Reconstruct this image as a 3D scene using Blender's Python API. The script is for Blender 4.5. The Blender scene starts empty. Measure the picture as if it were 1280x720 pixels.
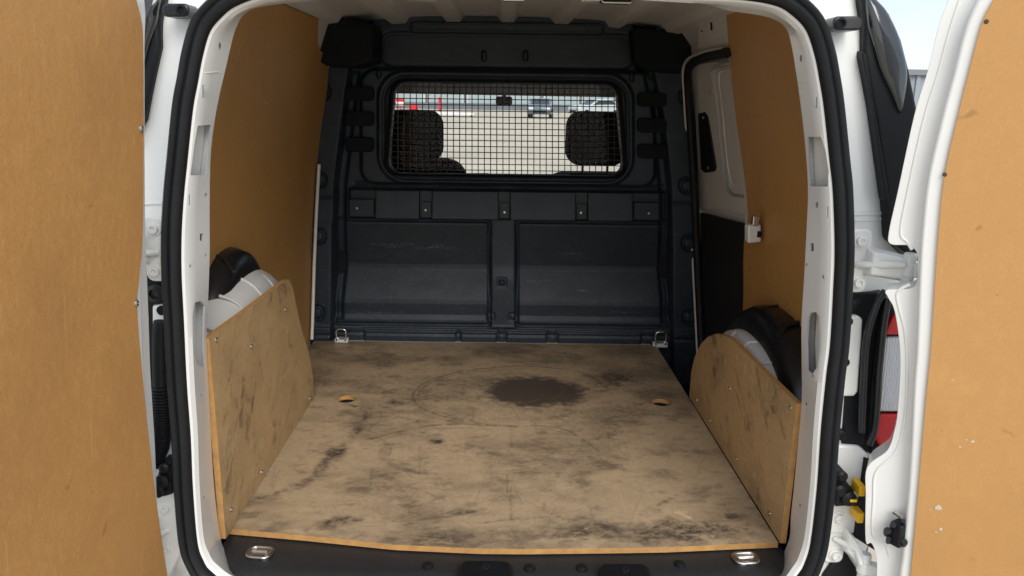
import bpy, bmesh, math, random
import numpy as np
from mathutils import Matrix, Vector
from mathutils.bvhtree import BVHTree
R = math.radians
random.seed(4); rng = np.random.default_rng(7)
SC = bpy.context.scene; COL = SC.collection

# ------------------------------------------------------------------ camera
CAM = Vector((-0.022, -1.574, 1.0067)); FPX = 950.0
CROT = (Matrix.Rotation(R(-1.03), 3, 'Z') @ Matrix.Rotation(R(90 - 14.19), 3, 'X') @ Matrix.Rotation(R(1.04), 3, 'Z'))
cd = bpy.data.cameras.new('camera'); cam = bpy.data.objects.new('camera', cd); COL.objects.link(cam)
cam.matrix_world = Matrix.Translation(CAM) @ CROT.to_4x4()
cd.sensor_width = 36; cd.lens = FPX / 1280 * 36; cd.clip_start = 0.02; cd.clip_end = 3000
SC.camera = cam

# ------------------------------------------------------------------ world, sun, exposure
W = bpy.data.worlds.new('World'); SC.world = W; W.use_nodes = True
wn = W.node_tree.nodes; wl = W.node_tree.links; wn.clear()
SUN_EL, SUN_AZ = R(38), R(166)        # azimuth: direction the light comes from, clockwise from +Y
sky = wn.new('ShaderNodeTexSky'); sky.sky_type = 'NISHITA'; sky.sun_disc = False
sky.sun_elevation = SUN_EL; sky.sun_rotation = SUN_AZ; sky.dust_density = 2.0
geo = wn.new('ShaderNodeTexCoord'); mp = wn.new('ShaderNodeMapping'); mp.inputs['Scale'].default_value = (1.0, 1.0, 3.2)
nz = wn.new('ShaderNodeTexNoise'); nz.inputs['Scale'].default_value = 2.6; nz.inputs['Detail'].default_value = 7; nz.inputs['Roughness'].default_value = .55
rmp = wn.new('ShaderNodeMapRange'); rmp.inputs[1].default_value = .30; rmp.inputs[2].default_value = .62
rmp.inputs[3].default_value = .28; rmp.inputs[4].default_value = 1.0
mixc = wn.new('ShaderNodeMix'); mixc.data_type = 'RGBA'; mixc.inputs[7].default_value = (5.4, 5.95, 6.7, 1)
bg = wn.new('ShaderNodeBackground'); bg.inputs['Strength'].default_value = 0.11; wo = wn.new('ShaderNodeOutputWorld')
wl.new(geo.outputs['Generated'], mp.inputs[0]); wl.new(mp.outputs[0], nz.inputs['Vector']); wl.new(nz.outputs[0], rmp.inputs[0])
wl.new(rmp.outputs[0], mixc.inputs[0]); wl.new(sky.outputs[0], mixc.inputs[6]); wl.new(mixc.outputs[2], bg.inputs[0]); wl.new(bg.outputs[0], wo.inputs[0])
sd = bpy.data.lights.new('sun', 'SUN'); sd.energy = 1.6; sd.angle = R(40); sd.color = (1, .965, .91)
sun = bpy.data.objects.new('sun', sd); COL.objects.link(sun)
sun.rotation_euler = (R(90) - SUN_EL, 0, math.pi - SUN_AZ)
sun.location = (2, -6, 8)
SC.view_settings.view_transform = 'Standard'; SC.view_settings.look = 'None'
SC.view_settings.exposure = 0.74; SC.view_settings.gamma = 1; SC.view_settings.use_curve_mapping = False
SC.render.engine = 'CYCLES'
SC.cycles.max_bounces = 12; SC.cycles.diffuse_bounces = 7; SC.cycles.transparent_max_bounces = 16

# ------------------------------------------------------------------ rays through the photograph
def ray(px, py):
    return CROT @ Vector(((px - 640) / FPX, -(py - 360) / FPX, -1))
def atp(px, py, p0, n):
    d = ray(px, py); return CAM + d * ((Vector(p0) - CAM).dot(n) / d.dot(n))
def at(px, py, Y): return atp(px, py, (0, Y, 0), Vector((0, 1, 0)))
def atx(px, py, X): return atp(px, py, (X, 0, 0), Vector((1, 0, 0)))
def atz(px, py, Z): return atp(px, py, (0, 0, Z), Vector((0, 0, 1)))
RS = 0.07                                   # the rear face leans forward by this much per metre of height
def atr(px, py, y0): return atp(px, py, (0, y0, 0), Vector((0, 1, -RS)))

# ------------------------------------------------------------------ materials
MATS = {}
def mat(name, col, rough=.5, metal=0., bump=0., bscale=200., var=0., vscale=6., coat=0., spec=.5, stretch=(1, 1, 1), col2=None, detail=6):
    if name in MATS: return MATS[name]
    m = bpy.data.materials.new(name); m.use_nodes = True; MATS[name] = m
    nt = m.node_tree; b = nt.nodes['Principled BSDF']
    b.inputs['Base Color'].default_value = (*col, 1); b.inputs['Roughness'].default_value = rough
    b.inputs['Metallic'].default_value = metal; b.inputs['Coat Weight'].default_value = coat; b.inputs['Coat Roughness'].default_value = .08
    b.inputs['Specular IOR Level'].default_value = spec
    if bump or var:
        tc = nt.nodes.new('ShaderNodeTexCoord'); mg = nt.nodes.new('ShaderNodeMapping'); mg.inputs['Scale'].default_value = stretch
        nt.links.new(tc.outputs['Object'], mg.inputs[0])
    if var:
        n = nt.nodes.new('ShaderNodeTexNoise'); n.inputs['Scale'].default_value = vscale; n.inputs['Detail'].default_value = detail; n.inputs['Roughness'].default_value = .65
        nt.links.new(mg.outputs[0], n.inputs['Vector'])
        r = nt.nodes.new('ShaderNodeMapRange'); r.inputs[1].default_value = .3; r.inputs[2].default_value = .7
        nt.links.new(n.outputs[0], r.inputs[0])
        mx = nt.nodes.new('ShaderNodeMix'); mx.data_type = 'RGBA'
        c2 = col2 or tuple(c * (1 - var) for c in col)
        mx.inputs[6].default_value = (*col, 1); mx.inputs[7].default_value = (*c2, 1)
        nt.links.new(r.outputs[0], mx.inputs[0]); nt.links.new(mx.outputs[2], b.inputs['Base Color'])
        rr = nt.nodes.new('ShaderNodeMapRange'); rr.inputs[3].default_value = max(rough - .08, .02); rr.inputs[4].default_value = min(rough + .12, 1)
        nt.links.new(n.outputs[0], rr.inputs[0]); nt.links.new(rr.outputs[0], b.inputs['Roughness'])
    if bump:
        n2 = nt.nodes.new('ShaderNodeTexNoise'); n2.inputs['Scale'].default_value = bscale; n2.inputs['Detail'].default_value = 3
        nt.links.new(mg.outputs[0], n2.inputs['Vector'])
        bp = nt.nodes.new('ShaderNodeBump'); bp.inputs['Strength'].default_value = bump; bp.inputs['Distance'].default_value = .002
        nt.links.new(n2.outputs[0], bp.inputs['Height']); nt.links.new(bp.outputs[0], b.inputs['Normal'])
    return m

WHITE = mat('white_paint', (.80, .80, .775), .28, coat=.5, var=.05, vscale=3.0)
WHITEIN = mat('white_paint_inner', (.68, .68, .66), .4, coat=.2, var=.10, vscale=5.0)
PRIMER = mat('grey_inner_metal', (.42, .44, .46), .45, var=.15, vscale=12)
RUBBER = mat('black_rubber', (.012, .013, .015), .5, bump=.25, bscale=350, var=.3, vscale=20, spec=.25)
PLAST = mat('charcoal_plastic', (.020, .030, .042), .42, bump=.30, bscale=900, var=.22, vscale=7, spec=.42)
PLASTB = mat('black_plastic', (.009, .010, .012), .45, bump=.2, bscale=700, var=.2, vscale=15, spec=.25)
SATIN = mat('dark_void', (.008, .010, .013), .75, spec=.2)
GLOSSB = mat('gloss_black', (.012, .013, .015), .06, coat=1.0)
CHROME = mat('bright_metal', (.72, .71, .68), .22, metal=1., var=.2, vscale=60)
STEEL = mat('screw_steel', (.60, .57, .50), .32, metal=1., var=.3, vscale=300)
YELLOW = mat('yellow_plastic', (.85, .48, .01), .35)
REDLENS = mat('red_lens', (.60, .008, .012), .15, coat=.5)
SEATM = mat('seat_fabric', (.006, .006, .007), .95, bump=.15, bscale=400, spec=.1)

def lens_clear():
    m = mat('clear_lens', (.80, .80, .82), .12, coat=1.0); nt = m.node_tree; b = nt.nodes['Principled BSDF']
    tc = nt.nodes.new('ShaderNodeTexCoord'); wv = nt.nodes.new('ShaderNodeTexWave'); wv.inputs['Scale'].default_value = 55
    bp = nt.nodes.new('ShaderNodeBump'); bp.inputs['Strength'].default_value = .8; bp.inputs['Distance'].default_value = .004
    nt.links.new(tc.outputs['Object'], wv.inputs[0]); nt.links.new(wv.outputs[0], bp.inputs['Height']); nt.links.new(bp.outputs[0], b.inputs['Normal'])
    return m
CLEAR = lens_clear()

def glass(name, tint, gloss):
    m = bpy.data.materials.new(name); m.use_nodes = True; nt = m.node_tree; nt.nodes.clear()
    o = nt.nodes.new('ShaderNodeOutputMaterial'); t = nt.nodes.new('ShaderNodeBsdfTransparent'); g = nt.nodes.new('ShaderNodeBsdfGlossy')
    t.inputs[0].default_value = (*tint, 1); g.inputs['Roughness'].default_value = .02
    mx = nt.nodes.new('ShaderNodeMixShader'); mx.inputs[0].default_value = gloss
    nt.links.new(t.outputs[0], mx.inputs[1]); nt.links.new(g.outputs[0], mx.inputs[2])
    nt.links.new(mx.outputs[0], o.inputs[0]); return m
GLASS = glass('window_glass', (.965, .965, .955), .012)

def hardboard(name, base, fleck, streak, rough=.62, fs=1.0, dirt=.25, fa=.10):
    """pressed fibre board: flecks, vertical fibre streaks, faint handling marks"""
    m = bpy.data.materials.new(name); m.use_nodes = True; MATS[name] = m; nt = m.node_tree; b = nt.nodes['Principled BSDF']
    L = nt.links; N = nt.nodes
    tc = N.new('ShaderNodeTexCoord')
    def noise(scale, detail, st, rough_=.6):
        mg = N.new('ShaderNodeMapping'); mg.inputs['Scale'].default_value = st; L.new(tc.outputs['Object'], mg.inputs[0])
        n = N.new('ShaderNodeTexNoise'); n.inputs['Scale'].default_value = scale; n.inputs['Detail'].default_value = detail; n.inputs['Roughness'].default_value = rough_
        L.new(mg.outputs[0], n.inputs['Vector']); return n.outputs[0]
    def rng_(s, a, c, lo, hi):
        r = N.new('ShaderNodeMapRange'); r.inputs[1].default_value = a; r.inputs[2].default_value = c; r.inputs[3].default_value = lo; r.inputs[4].default_value = hi
        L.new(s, r.inputs[0]); return r.outputs[0]
    def mix(f, a, c):
        x = N.new('ShaderNodeMix'); x.data_type = 'RGBA'
        if hasattr(f, 'links'): L.new(f, x.inputs[0])
        else: x.inputs[0].default_value = f
        for k, v in ((6, a), (7, c)):
            if isinstance(v, tuple): x.inputs[k].default_value = (*v, 1)
            else: L.new(v, x.inputs[k])
        return x.outputs[2]
    fine = noise(170 * fs, 3, (1, 1, .55)); mid = noise(38 * fs, 5, (1, 1, .5)); big = noise(3.2, 5, (1, 1, .8)); spots = noise(22, 2, (1, 1, 1)); sp2 = noise(75, 2, (1, 1, 1))
    c = mix(rng_(fine, .32, .68, 0, 1), tuple(x * (1 - fa) for x in base), tuple(min(1, x * (1 + fa)) for x in base))
    c = mix(rng_(mid, .52, .75, 0, fleck), c, tuple(min(1, x * 1.45 + .03) for x in base))
    c = mix(rng_(mid, .48, .25, 0, streak), c, tuple(x * .68 for x in base))
    c = mix(rng_(big, .48, .72, 0, dirt), c, (base[0] * .55, base[1] * .52, base[2] * .6))
    c = mix(rng_(spots, .71, .76, 0, .45), c, tuple(x * .45 for x in base))
    c = mix(rng_(sp2, .76, .79, 0, .5), c, tuple(x * .3 for x in base))
    mg = N.new('ShaderNodeMapping'); mg.inputs['Rotation'].default_value = (.5, .35, .3); mg.inputs['Scale'].default_value = (55, 55, 2.2); L.new(tc.outputs['Object'], mg.inputs[0])
    ns_ = N.new('ShaderNodeTexNoise'); ns_.inputs['Scale'].default_value = 1.6; ns_.inputs['Detail'].default_value = 2; L.new(mg.outputs[0], ns_.inputs['Vector'])
    c = mix(rng_(ns_.outputs[0], .735, .76, 0, .28), c, tuple(min(1, x * 1.35 + .04) for x in base))
    hand = noise(5.5, 6, (1, 1, 1), .7); c = mix(rng_(hand, .60, .72, 0, dirt * .8), c, tuple(x * .6 for x in base))
    c = mix(rng_(hand, .40, .28, 0, .22), c, tuple(min(1, x * 1.25 + .02) for x in base))
    L.new(c, b.inputs['Base Color']); L.new(rng_(mid, .3, .7, rough - .08, rough + .1), b.inputs['Roughness'])
    bp = N.new('ShaderNodeBump'); bp.inputs['Strength'].default_value = .25; bp.inputs['Distance'].default_value = .001
    L.new(fine, bp.inputs['Height']); L.new(bp.outputs[0], b.inputs['Normal'])
    return m
HB_DOOR = hardboard('door_hardboard', (.515, .262, .080), .22, .16, fs=2.3, fa=.10, dirt=.3)
HB_DOOR2 = hardboard('right_door_hardboard', (.51, .270, .090), .10, .08, fs=1.8, dirt=.20, fa=.035)
HB_WALL = hardboard('wall_hardboard', (.47, .248, .070), .10, .12, fs=1.6, rough=.5)
EDGE = mat('board_cut_edge', (.56, .30, .10), .75, bump=.4, bscale=260, var=.3, vscale=40)

def stained(name, base, dirtc):
    """brown-faced board; the attribute 'stain' holds grease, scuffs and puddle marks (negative = scratched to the pale core)"""
    m = bpy.data.materials.new(name); m.use_nodes = True; nt = m.node_tree; b = nt.nodes['Principled BSDF']; L = nt.links; N = nt.nodes
    at_ = N.new('ShaderNodeAttribute'); at_.attribute_name = 'stain'; at2 = N.new('ShaderNodeAttribute'); at2.attribute_name = 'pale'
    tc = N.new('ShaderNodeTexCoord')
    n1 = N.new('ShaderNodeTexNoise'); n1.inputs['Scale'].default_value = 130; n1.inputs['Detail'].default_value = 4; L.new(tc.outputs['Object'], n1.inputs[0])
    n2 = N.new('ShaderNodeTexNoise'); n2.inputs['Scale'].default_value = 7; n2.inputs['Detail'].default_value = 8; n2.inputs['Roughness'].default_value = .7; L.new(tc.outputs['Object'], n2.inputs[0])
    def mixc(f, a, c):
        x = N.new('ShaderNodeMix'); x.data_type = 'RGBA'; L.new(f, x.inputs[0])
        for k, v in ((6, a), (7, c)):
            if isinstance(v, tuple): x.inputs[k].default_value = (*v, 1)
            else: L.new(v, x.inputs[k])
        return x.outputs[2]
    c = mixc(n2.outputs[0], tuple(x * 1.15 for x in base), tuple(x * .82 for x in base))
    r = N.new('ShaderNodeMapRange'); r.inputs[1].default_value = .35; r.inputs[2].default_value = .7; r.inputs[3].default_value = 0; r.inputs[4].default_value = .28; L.new(n1.outputs[0], r.inputs[0])
    c = mixc(r.outputs[0], c, tuple(x * .6 for x in base))
    c = mixc(at_.outputs['Fac'], c, dirtc)
    c = mixc(at2.outputs['Fac'], c, (.62, .45, .27))
    L.new(c, b.inputs['Base Color'])
    r2 = N.new('ShaderNodeMapRange'); r2.inputs[3].default_value = .52; r2.inputs[4].default_value = .40; L.new(at_.outputs['Fac'], r2.inputs[0]); L.new(r2.outputs[0], b.inputs['Roughness'])
    bp = N.new('ShaderNodeBump'); bp.inputs['Strength'].default_value = .2; bp.inputs['Distance'].default_value = .001; L.new(n1.outputs[0], bp.inputs['Height']); L.new(bp.outputs[0], b.inputs['Normal'])
    return m
PLY = stained('stained_brown_board', (.475, .352, .218), (.072, .054, .041))
PLYS = stained('side_brown_board', (.54, .355, .170), (.11, .074, .043))

# ------------------------------------------------------------------ mesh helpers
class MB:
    def __init__(s): s.v = []; s.f = []; s.m = []
    def add(s, v, f, mi=0):
        o = len(s.v); s.v += [tuple(p) for p in v]; s.f += [tuple(i + o for i in q) for q in f]; s.m += [mi] * len(f); return s
    def box(s, c, sz, rot=None, mi=0):
        vs = []
        for k in range(8):
            p = Vector(((k & 1) - .5, ((k >> 1) & 1) - .5, ((k >> 2) & 1) - .5)); p = Vector((p.x * sz[0], p.y * sz[1], p.z * sz[2]))
            if rot: p = rot @ p
            vs.append(p + Vector(c))
        return s.add(vs, [(0, 2, 3, 1), (4, 5, 7, 6), (0, 1, 5, 4), (2, 6, 7, 3), (0, 4, 6, 2), (1, 3, 7, 5)], mi)
    def prism(s, pts, vec, mi=0, side=None):
        n = len(pts); vec = Vector(vec); a = [Vector(p) for p in pts]; b = [p + vec for p in a]
        s.add(a + b, [tuple(range(n)), tuple(range(2 * n - 1, n - 1, -1))], mi)
        o = len(s.v) - 2 * n
        for i in range(n):
            j = (i + 1) % n; s.f.append((o + i, o + n + i, o + n + j, o + j)); s.m.append(mi if side is None else side)
        return s
    def tube(s, path, r, n=10, closed=False, mi=0, cap=True, flat=1.0):
        path = [Vector(p) for p in path]; P = len(path); vs = []; prev = None
        for i, p in enumerate(path):
            if closed: t = path[(i + 1) % P] - path[i - 1]
            else: t = path[min(i + 1, P - 1)] - path[max(i - 1, 0)]
            t.normalize()
            if prev is None:
                u = t.orthogonal().normalized() if abs(t.z) > .9 else t.cross(Vector((0, 0, 1))).normalized()
            else:
                u = (prev - t * prev.dot(t)).normalized()
            prev = u; w = t.cross(u); rr = r[i] if isinstance(r, (list, tuple)) else r
            for k in range(n):
                a = 2 * math.pi * k / n; vs.append(p + u * (rr * math.cos(a)) + w * (rr * flat * math.sin(a)))
        fs = []
        for i in range(P if closed else P - 1):
            for k in range(n):
                a = i * n + k; b = i * n + (k + 1) % n; c = ((i + 1) % P) * n; fs.append((a, b, c + (k + 1) % n, c + k))
        if not closed and cap: fs += [tuple(range(n - 1, -1, -1)), tuple(range((P - 1) * n, P * n))]
        return s.add(vs, fs, mi)
    def lathe(s, c, axis, prof, n=20, mi=0):
        axis = Vector(axis).normalized(); u = axis.orthogonal().normalized(); w = axis.cross(u); vs = []
        for (r, h) in prof:
            for k in range(n):
                a = 2 * math.pi * k / n; vs.append(Vector(c) + axis * h + (u * math.cos(a) + w * math.sin(a)) * r)
        fs = []
        for i in range(len(prof) - 1):
            for k in range(n):
                fs.append((i * n + k, i * n + (k + 1) % n, (i + 1) * n + (k + 1) % n, (i + 1) * n + k))
        fs += [tuple(range(n - 1, -1, -1)), tuple(range((len(prof) - 1) * n, len(prof) * n))]
        return s.add(vs, fs, mi)
    def loft(s, loops, closed=True, mi=0):
        n = len(loops[0]); vs = [p for l in loops for p in l]; fs = []
        for i in range(len(loops) - 1):
            for k in range(n if closed else n - 1):
                fs.append((i * n + k, i * n + (k + 1) % n, (i + 1) * n + (k + 1) % n, (i + 1) * n + k))
        return s.add(vs, fs, mi)
    def mesh(s, name, mats, smooth=35, fix=True):
        me = bpy.data.meshes.new(name); me.from_pydata(s.v, [], s.f)
        for m in (mats if isinstance(mats, (list, tuple)) else [mats]): me.materials.append(m)
        me.polygons.foreach_set('material_index', s.m)
        if fix:
            bm = bmesh.new(); bm.from_mesh(me); bmesh.ops.recalc_face_normals(bm, faces=bm.faces); bm.to_mesh(me); bm.free()
        if smooth: me.shade_smooth(); me.set_sharp_from_angle(angle=R(smooth))
        return me
    def build(s, name, mats, parent=None, bevel=0, seg=2, smooth=35, loc=None, fix=True, label=None):
        o = bpy.data.objects.new(name, s.mesh(name, mats, smooth, fix)); COL.objects.link(o)
        if parent: o.parent = parent
        if bevel:
            b = o.modifiers.new('bevel', 'BEVEL'); b.width = bevel; b.segments = seg; b.limit_method = 'ANGLE'; b.angle_limit = R(30); b.harden_normals = False
        if label: o['label'] = label
        return o
def inst(name, me, loc, parent, rot=None, sc=None):
    o = bpy.data.objects.new(name, me); COL.objects.link(o); o.parent = parent
    M = Matrix.Translation(loc)
    if rot is not None: M = M @ rot.to_4x4()
    if sc is not None: M = M @ Matrix.Diagonal((*sc, 1))
    o.matrix_basis = M; return o
def tag(o, label, cat=None, group=None, kind=None):
    if label: o['label'] = label
    if cat: o['category'] = cat
    if group: o['group'] = group
    if kind: o['kind'] = kind
    return o
def empty(name, loc=(0, 0, 0)):
    o = bpy.data.objects.new(name, None); o.location = loc; o.empty_display_size = .1; COL.objects.link(o); return o
def catmull(P, n, closed=False):
    P = [Vector(p) for p in P]; out = []; m = len(P); segs = m if closed else m - 1
    for i in range(segs):
        if closed: a, b, c, d = P[i - 1], P[i], P[(i + 1) % m], P[(i + 2) % m]
        else: a, b, c, d = P[max(i - 1, 0)], P[i], P[i + 1], P[min(i + 2, m - 1)]
        for k in range(n):
            t = k / n; out.append(.5 * ((2 * b) + (c - a) * t + (2 * a - 5 * b + 4 * c - d) * t * t + (3 * b - a - 3 * c + d) * t ** 3))
    if not closed: out.append(P[-1])
    return out
def resample(P, n, closed=False):
    P = [Vector(p) for p in P]
    if closed: P = P + [P[0]]
    d = [0]
    for i in range(1, len(P)): d.append(d[-1] + (P[i] - P[i - 1]).length)
    out = []; j = 0
    for k in range(n):
        t = d[-1] * k / (n if closed else n - 1)
        while j < len(P) - 2 and d[j + 1] < t: j += 1
        L_ = d[j + 1] - d[j]; out.append(P[j].lerp(P[j + 1], 0 if L_ == 0 else min(1, (t - d[j]) / L_)))
    return out
def bvh_of(o):
    dg = bpy.context.evaluated_depsgraph_get(); return BVHTree.FromObject(o, dg)
def hit(b, px, py):
    d = ray(px, py).normalized(); r = b.ray_cast(CAM, d); return r[0], r[1]
def interp(z, tab):
    return float(np.interp(z, [t[0] for t in tab], [t[1] for t in tab]))
def rrect(x0, y0, x1, y1, r, n=5):
    out = []
    for cx, cy, a0 in ((x1 - r, y0 + r, -90), (x1 - r, y1 - r, 0), (x0 + r, y1 - r, 90), (x0 + r, y0 + r, 180)):
        for k in range(n + 1):
            a = R(a0 + 90 * k / n); out.append((cx + r * math.cos(a), cy + r * math.sin(a)))
    return out
def orient(nrm, up=(0, 0, 1)):
    """rotation whose Z is nrm"""
    z = Vector(nrm).normalized(); x = Vector(up).cross(z)
    if x.length < .05: x = Vector((1, 0, 0)).cross(z)
    x.normalize(); y = z.cross(x); return Matrix((x, y, z)).transposed()
# shared little meshes
SCREW = MB().lathe((0, 0, 0), (0, 0, 1), [(.0052, -.001), (.0050, .0012), (.0036, .0026), (.0016, .0028), (.0014, .0016)], 14).mesh('screw_head', STEEL)
SCREWD = SCREW.copy(); SCREWD.materials.clear(); SCREWD.materials.append(mat('dull_screw', (.10, .07, .05), .5, metal=.6))
BOLT = MB().lathe((0, 0, 0), (0, 0, 1), [(.014, -.002), (.014, .003), (.0095, .0035), (.009, .012), (.0055, .0125), (.005, .007)], 20).mesh('hinge_bolt', WHITE)
PLUGM = MB().lathe((0, 0, 0), (0, 0, 1), [(.011, -.001), (.010, .004), (.006, .006)], 16).mesh('rubber_plug', PLASTB)

def fbm(x, y, oct=5, seed=0, lac=2.0, gain=.5):
    """value noise, 0..1"""
    r = np.random.default_rng(seed); T = r.random((256, 256)); out = np.zeros_like(x); amp = 1.; tot = 0.
    for o in range(oct):
        xi = np.floor(x).astype(int); yi = np.floor(y).astype(int); fx = x - xi; fy = y - yi; fx = fx * fx * (3 - 2 * fx); fy = fy * fy * (3 - 2 * fy)
        g = lambda a, b: T[(a + 37 * o) % 256, (b + 91 * o) % 256]
        v = (g(xi, yi) * (1 - fx) + g(xi + 1, yi) * fx) * (1 - fy) + (g(xi, yi + 1) * (1 - fx) + g(xi + 1, yi + 1) * fx) * fy
        out += v * amp; tot += amp; amp *= gain; x = x * lac; y = y * lac
    return out / tot
def sstep(a, b, x):
    t = np.clip((x - a) / (b - a), 0, 1); return t * t * (3 - 2 * t)

# ------------------------------------------------------------------ ground and things outside
GZ = -0.57
def ground():
    m = mat('pale_gravel', (.56, .50, .40), .9, bump=.5, bscale=40, var=.22, vscale=.35)
    o = MB().add([(-1500, -1500, GZ), (1500, -1500, GZ), (1500, 1500, GZ), (-1500, 1500, GZ)], [(0, 1, 2, 3)]).build('ground', m); o['kind'] = 'structure'
ground()

# ------------------------------------------------------------------ the van
VAN = empty('panel_van', (0, 0, GZ)); tag(VAN, 'white panel van seen into its load bay through both open rear doors', 'van')
def part(mb, name, m, bevel=0, seg=2, parent=None, smooth=35, label=None, fix=True):
    o = mb.build(name, m, None, bevel, seg, smooth, fix=fix, label=label)
    o.parent = parent or VAN
    o.matrix_parent_inverse = Matrix.Translation((0, 0, -GZ))     # parts are written in load-floor coordinates
    return o
def sub(mb, name, m, parent, bevel=0, seg=2, smooth=35, label=None, fix=True):
    o = mb.build(name, m, None, bevel, seg, smooth, fix=fix, label=label); o.parent = parent; return o
def subi(name, me, loc, nrm, parent, sc=None):
    return inst(name, me, loc, parent, orient(nrm), sc)

WT = [(-.3, .80), (0, .80), (.4, .792), (.76, .750), (1.0, .705), (1.14, .668), (1.30, .61), (1.4, .55)]
WT = [(z, x) for z, x in WT]
_wz = np.linspace(-.3, 1.4, 86); _wx = np.interp(_wz, [t[0] for t in WT], [t[1] for t in WT])
for _ in range(30): _wx[1:-1] = .25 * _wx[:-2] + .5 * _wx[1:-1] + .25 * _wx[2:]
def wx(z): return float(np.interp(z, _wz, _wx))
def atw(px, py, sg, off=0.):
    """ray onto the curved side wall"""
    X = .75
    for _ in range(12):
        p = atx(px, py, sg * X); X = wx(p.z) + off
    return p

# --- shell: floor pan, inner side walls, roof
YB = 1.536
part(MB().box((0, 1.25, -.20), (1.86, 2.9, .04)), 'chassis_floor', PLASTB)
part(MB().box((-.085, .80, -.022), (1.43, 1.50, .012)), 'load_floor', WHITEIN)
zs = np.linspace(-.18, 1.27, 40)
for sg, y1 in ((-1, 1.60), (1, .87)):
    loops = [[Vector((sg * (wx(z) + .012), y, z)) for z in zs] for y in (.02, y1)]
    lo2 = [[Vector((sg * (wx(z) + .05), y, z)) for z in zs] for y in (y1, .08)]
    part(MB().loft(loops + lo2, closed=False), 'side_wall', WHITEIN)
# outer skins
zo = [(-.35, .90), (0, .915), (.35, .915), (.6, .90), (1.0, .835), (1.2, .76), (1.29, .64)]
for sg in (-1, 1):
    prof = catmull([(sg * x, 0, z) for z, x in zo], 6)
    part(MB().loft([[Vector((p.x, y, p.z)) for p in prof] for y in (.10, 2.3)], closed=False), 'body_side', WHITE)
# roof with six fore-and-aft swages
xs = []
chan = [465, 532.5, 601, 667.5, 736, 800.5]
cx = [at(p, 30, YB).x for p in chan]; hw = .071
xr = np.linspace(-.64, .64, 180)
def roofz(x, y):
    h = 0.
    for c in cx:
        h = max(h, 1 - min(1, max(0, (abs(x - c) - hw + .008) / .016)))
    crown = 1.283 - .10 * max(0, abs(x) - .30) ** 1.6 - .02 * (x / .6) ** 2
    fade = min(1, max(0, (y - .15) / .15))
    return crown + .022 * h * fade
ys = [-.02, .12, .2, .3, .6, .9, 1.2, YB + .05]
part(MB().loft([[Vector((x, y, roofz(x, y))) for x in xr] for y in ys], closed=False), 'roof_panel', WHITEIN)
part(MB().loft([[Vector((x, y, 1.33 - .09 * (abs(x) / .7) ** 3)) for x in np.linspace(-.66, .66, 24)] for y in (.05, 2.45)], closed=False), 'roof_skin', WHITE)
# cant rails close the gap between wall and roof
for sg in (-1, 1):
    part(MB().loft([[Vector((sg * x, y, z)) for x, z in ((.60, 1.262), (.645, 1.255), (.69, 1.20), (.70, 1.14), (.735, 1.16), (.66, 1.30))] for y in (.09, 1.6)], closed=False), 'cant_rail', WHITEIN)

# --- rear opening: seal loop traced on the leaning rear plane
RP0 = -.17
SL = [(254, 720), (244, 706), (235, 680), (229, 613), (226, 547), (221, 480), (217, 400), (214, 340), (214, 290), (217, 240), (221, 200), (228, 133), (234, 100), (240, 67), (250, 33), (266, 12), (288, -5), (330, -19), (400, -26)]
SRt = [(860, -18), (930, -14), (975, -6), (999, 8), (1019, 30), (1031, 64), (1038, 100), (1043, 133), (1050, 200), (1054, 240), (1056, 310), (1054, 363), (1050, 430), (1045, 470), (1038, 540), (1033, 610), (1025, 678), (1017, 706), (1008, 722), (985, 745), (930, 752)]
seal_px = SL + [(520, -28), (640, -28), (750, -25)] + SRt + [(780, 754), (640, 754), (480, 750), (330, 748), (283, 740)]
SEAL = resample(catmull([atr(x, y, RP0) for x, y in seal_px], 8, True), 420, True)
CEN = Vector((0, RP0 + RS * .55, .55))
def offs(loop, d, dy):
    """shift a loop in the rear plane: d outward, dy forward"""
    out = []; n = len(loop)
    for i, p in enumerate(loop):
        t = (loop[(i + 2) % n] - loop[i - 2]); t.y = 0; t.normalize()
        nr = Vector((t.z, 0, -t.x))
        if nr.dot(p - CEN) < 0: nr = -nr
        q = p + nr * d; q.y = p.y + dy; out.append(q)
    return out
prof = [(-.019, .012), (-.020, -.004), (-.015, -.015), (-.007, -.018), (-.001, -.012), (.003, -.006), (.007, -.011), (.013, -.012), (.018, -.004), (.018, .012)]
part(MB().loft([[l[i] for l in [offs(SEAL, a, b) for a, b in prof]] for i in list(range(420)) + [0]], closed=False), 'door_seal', RUBBER, smooth=60)

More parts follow.
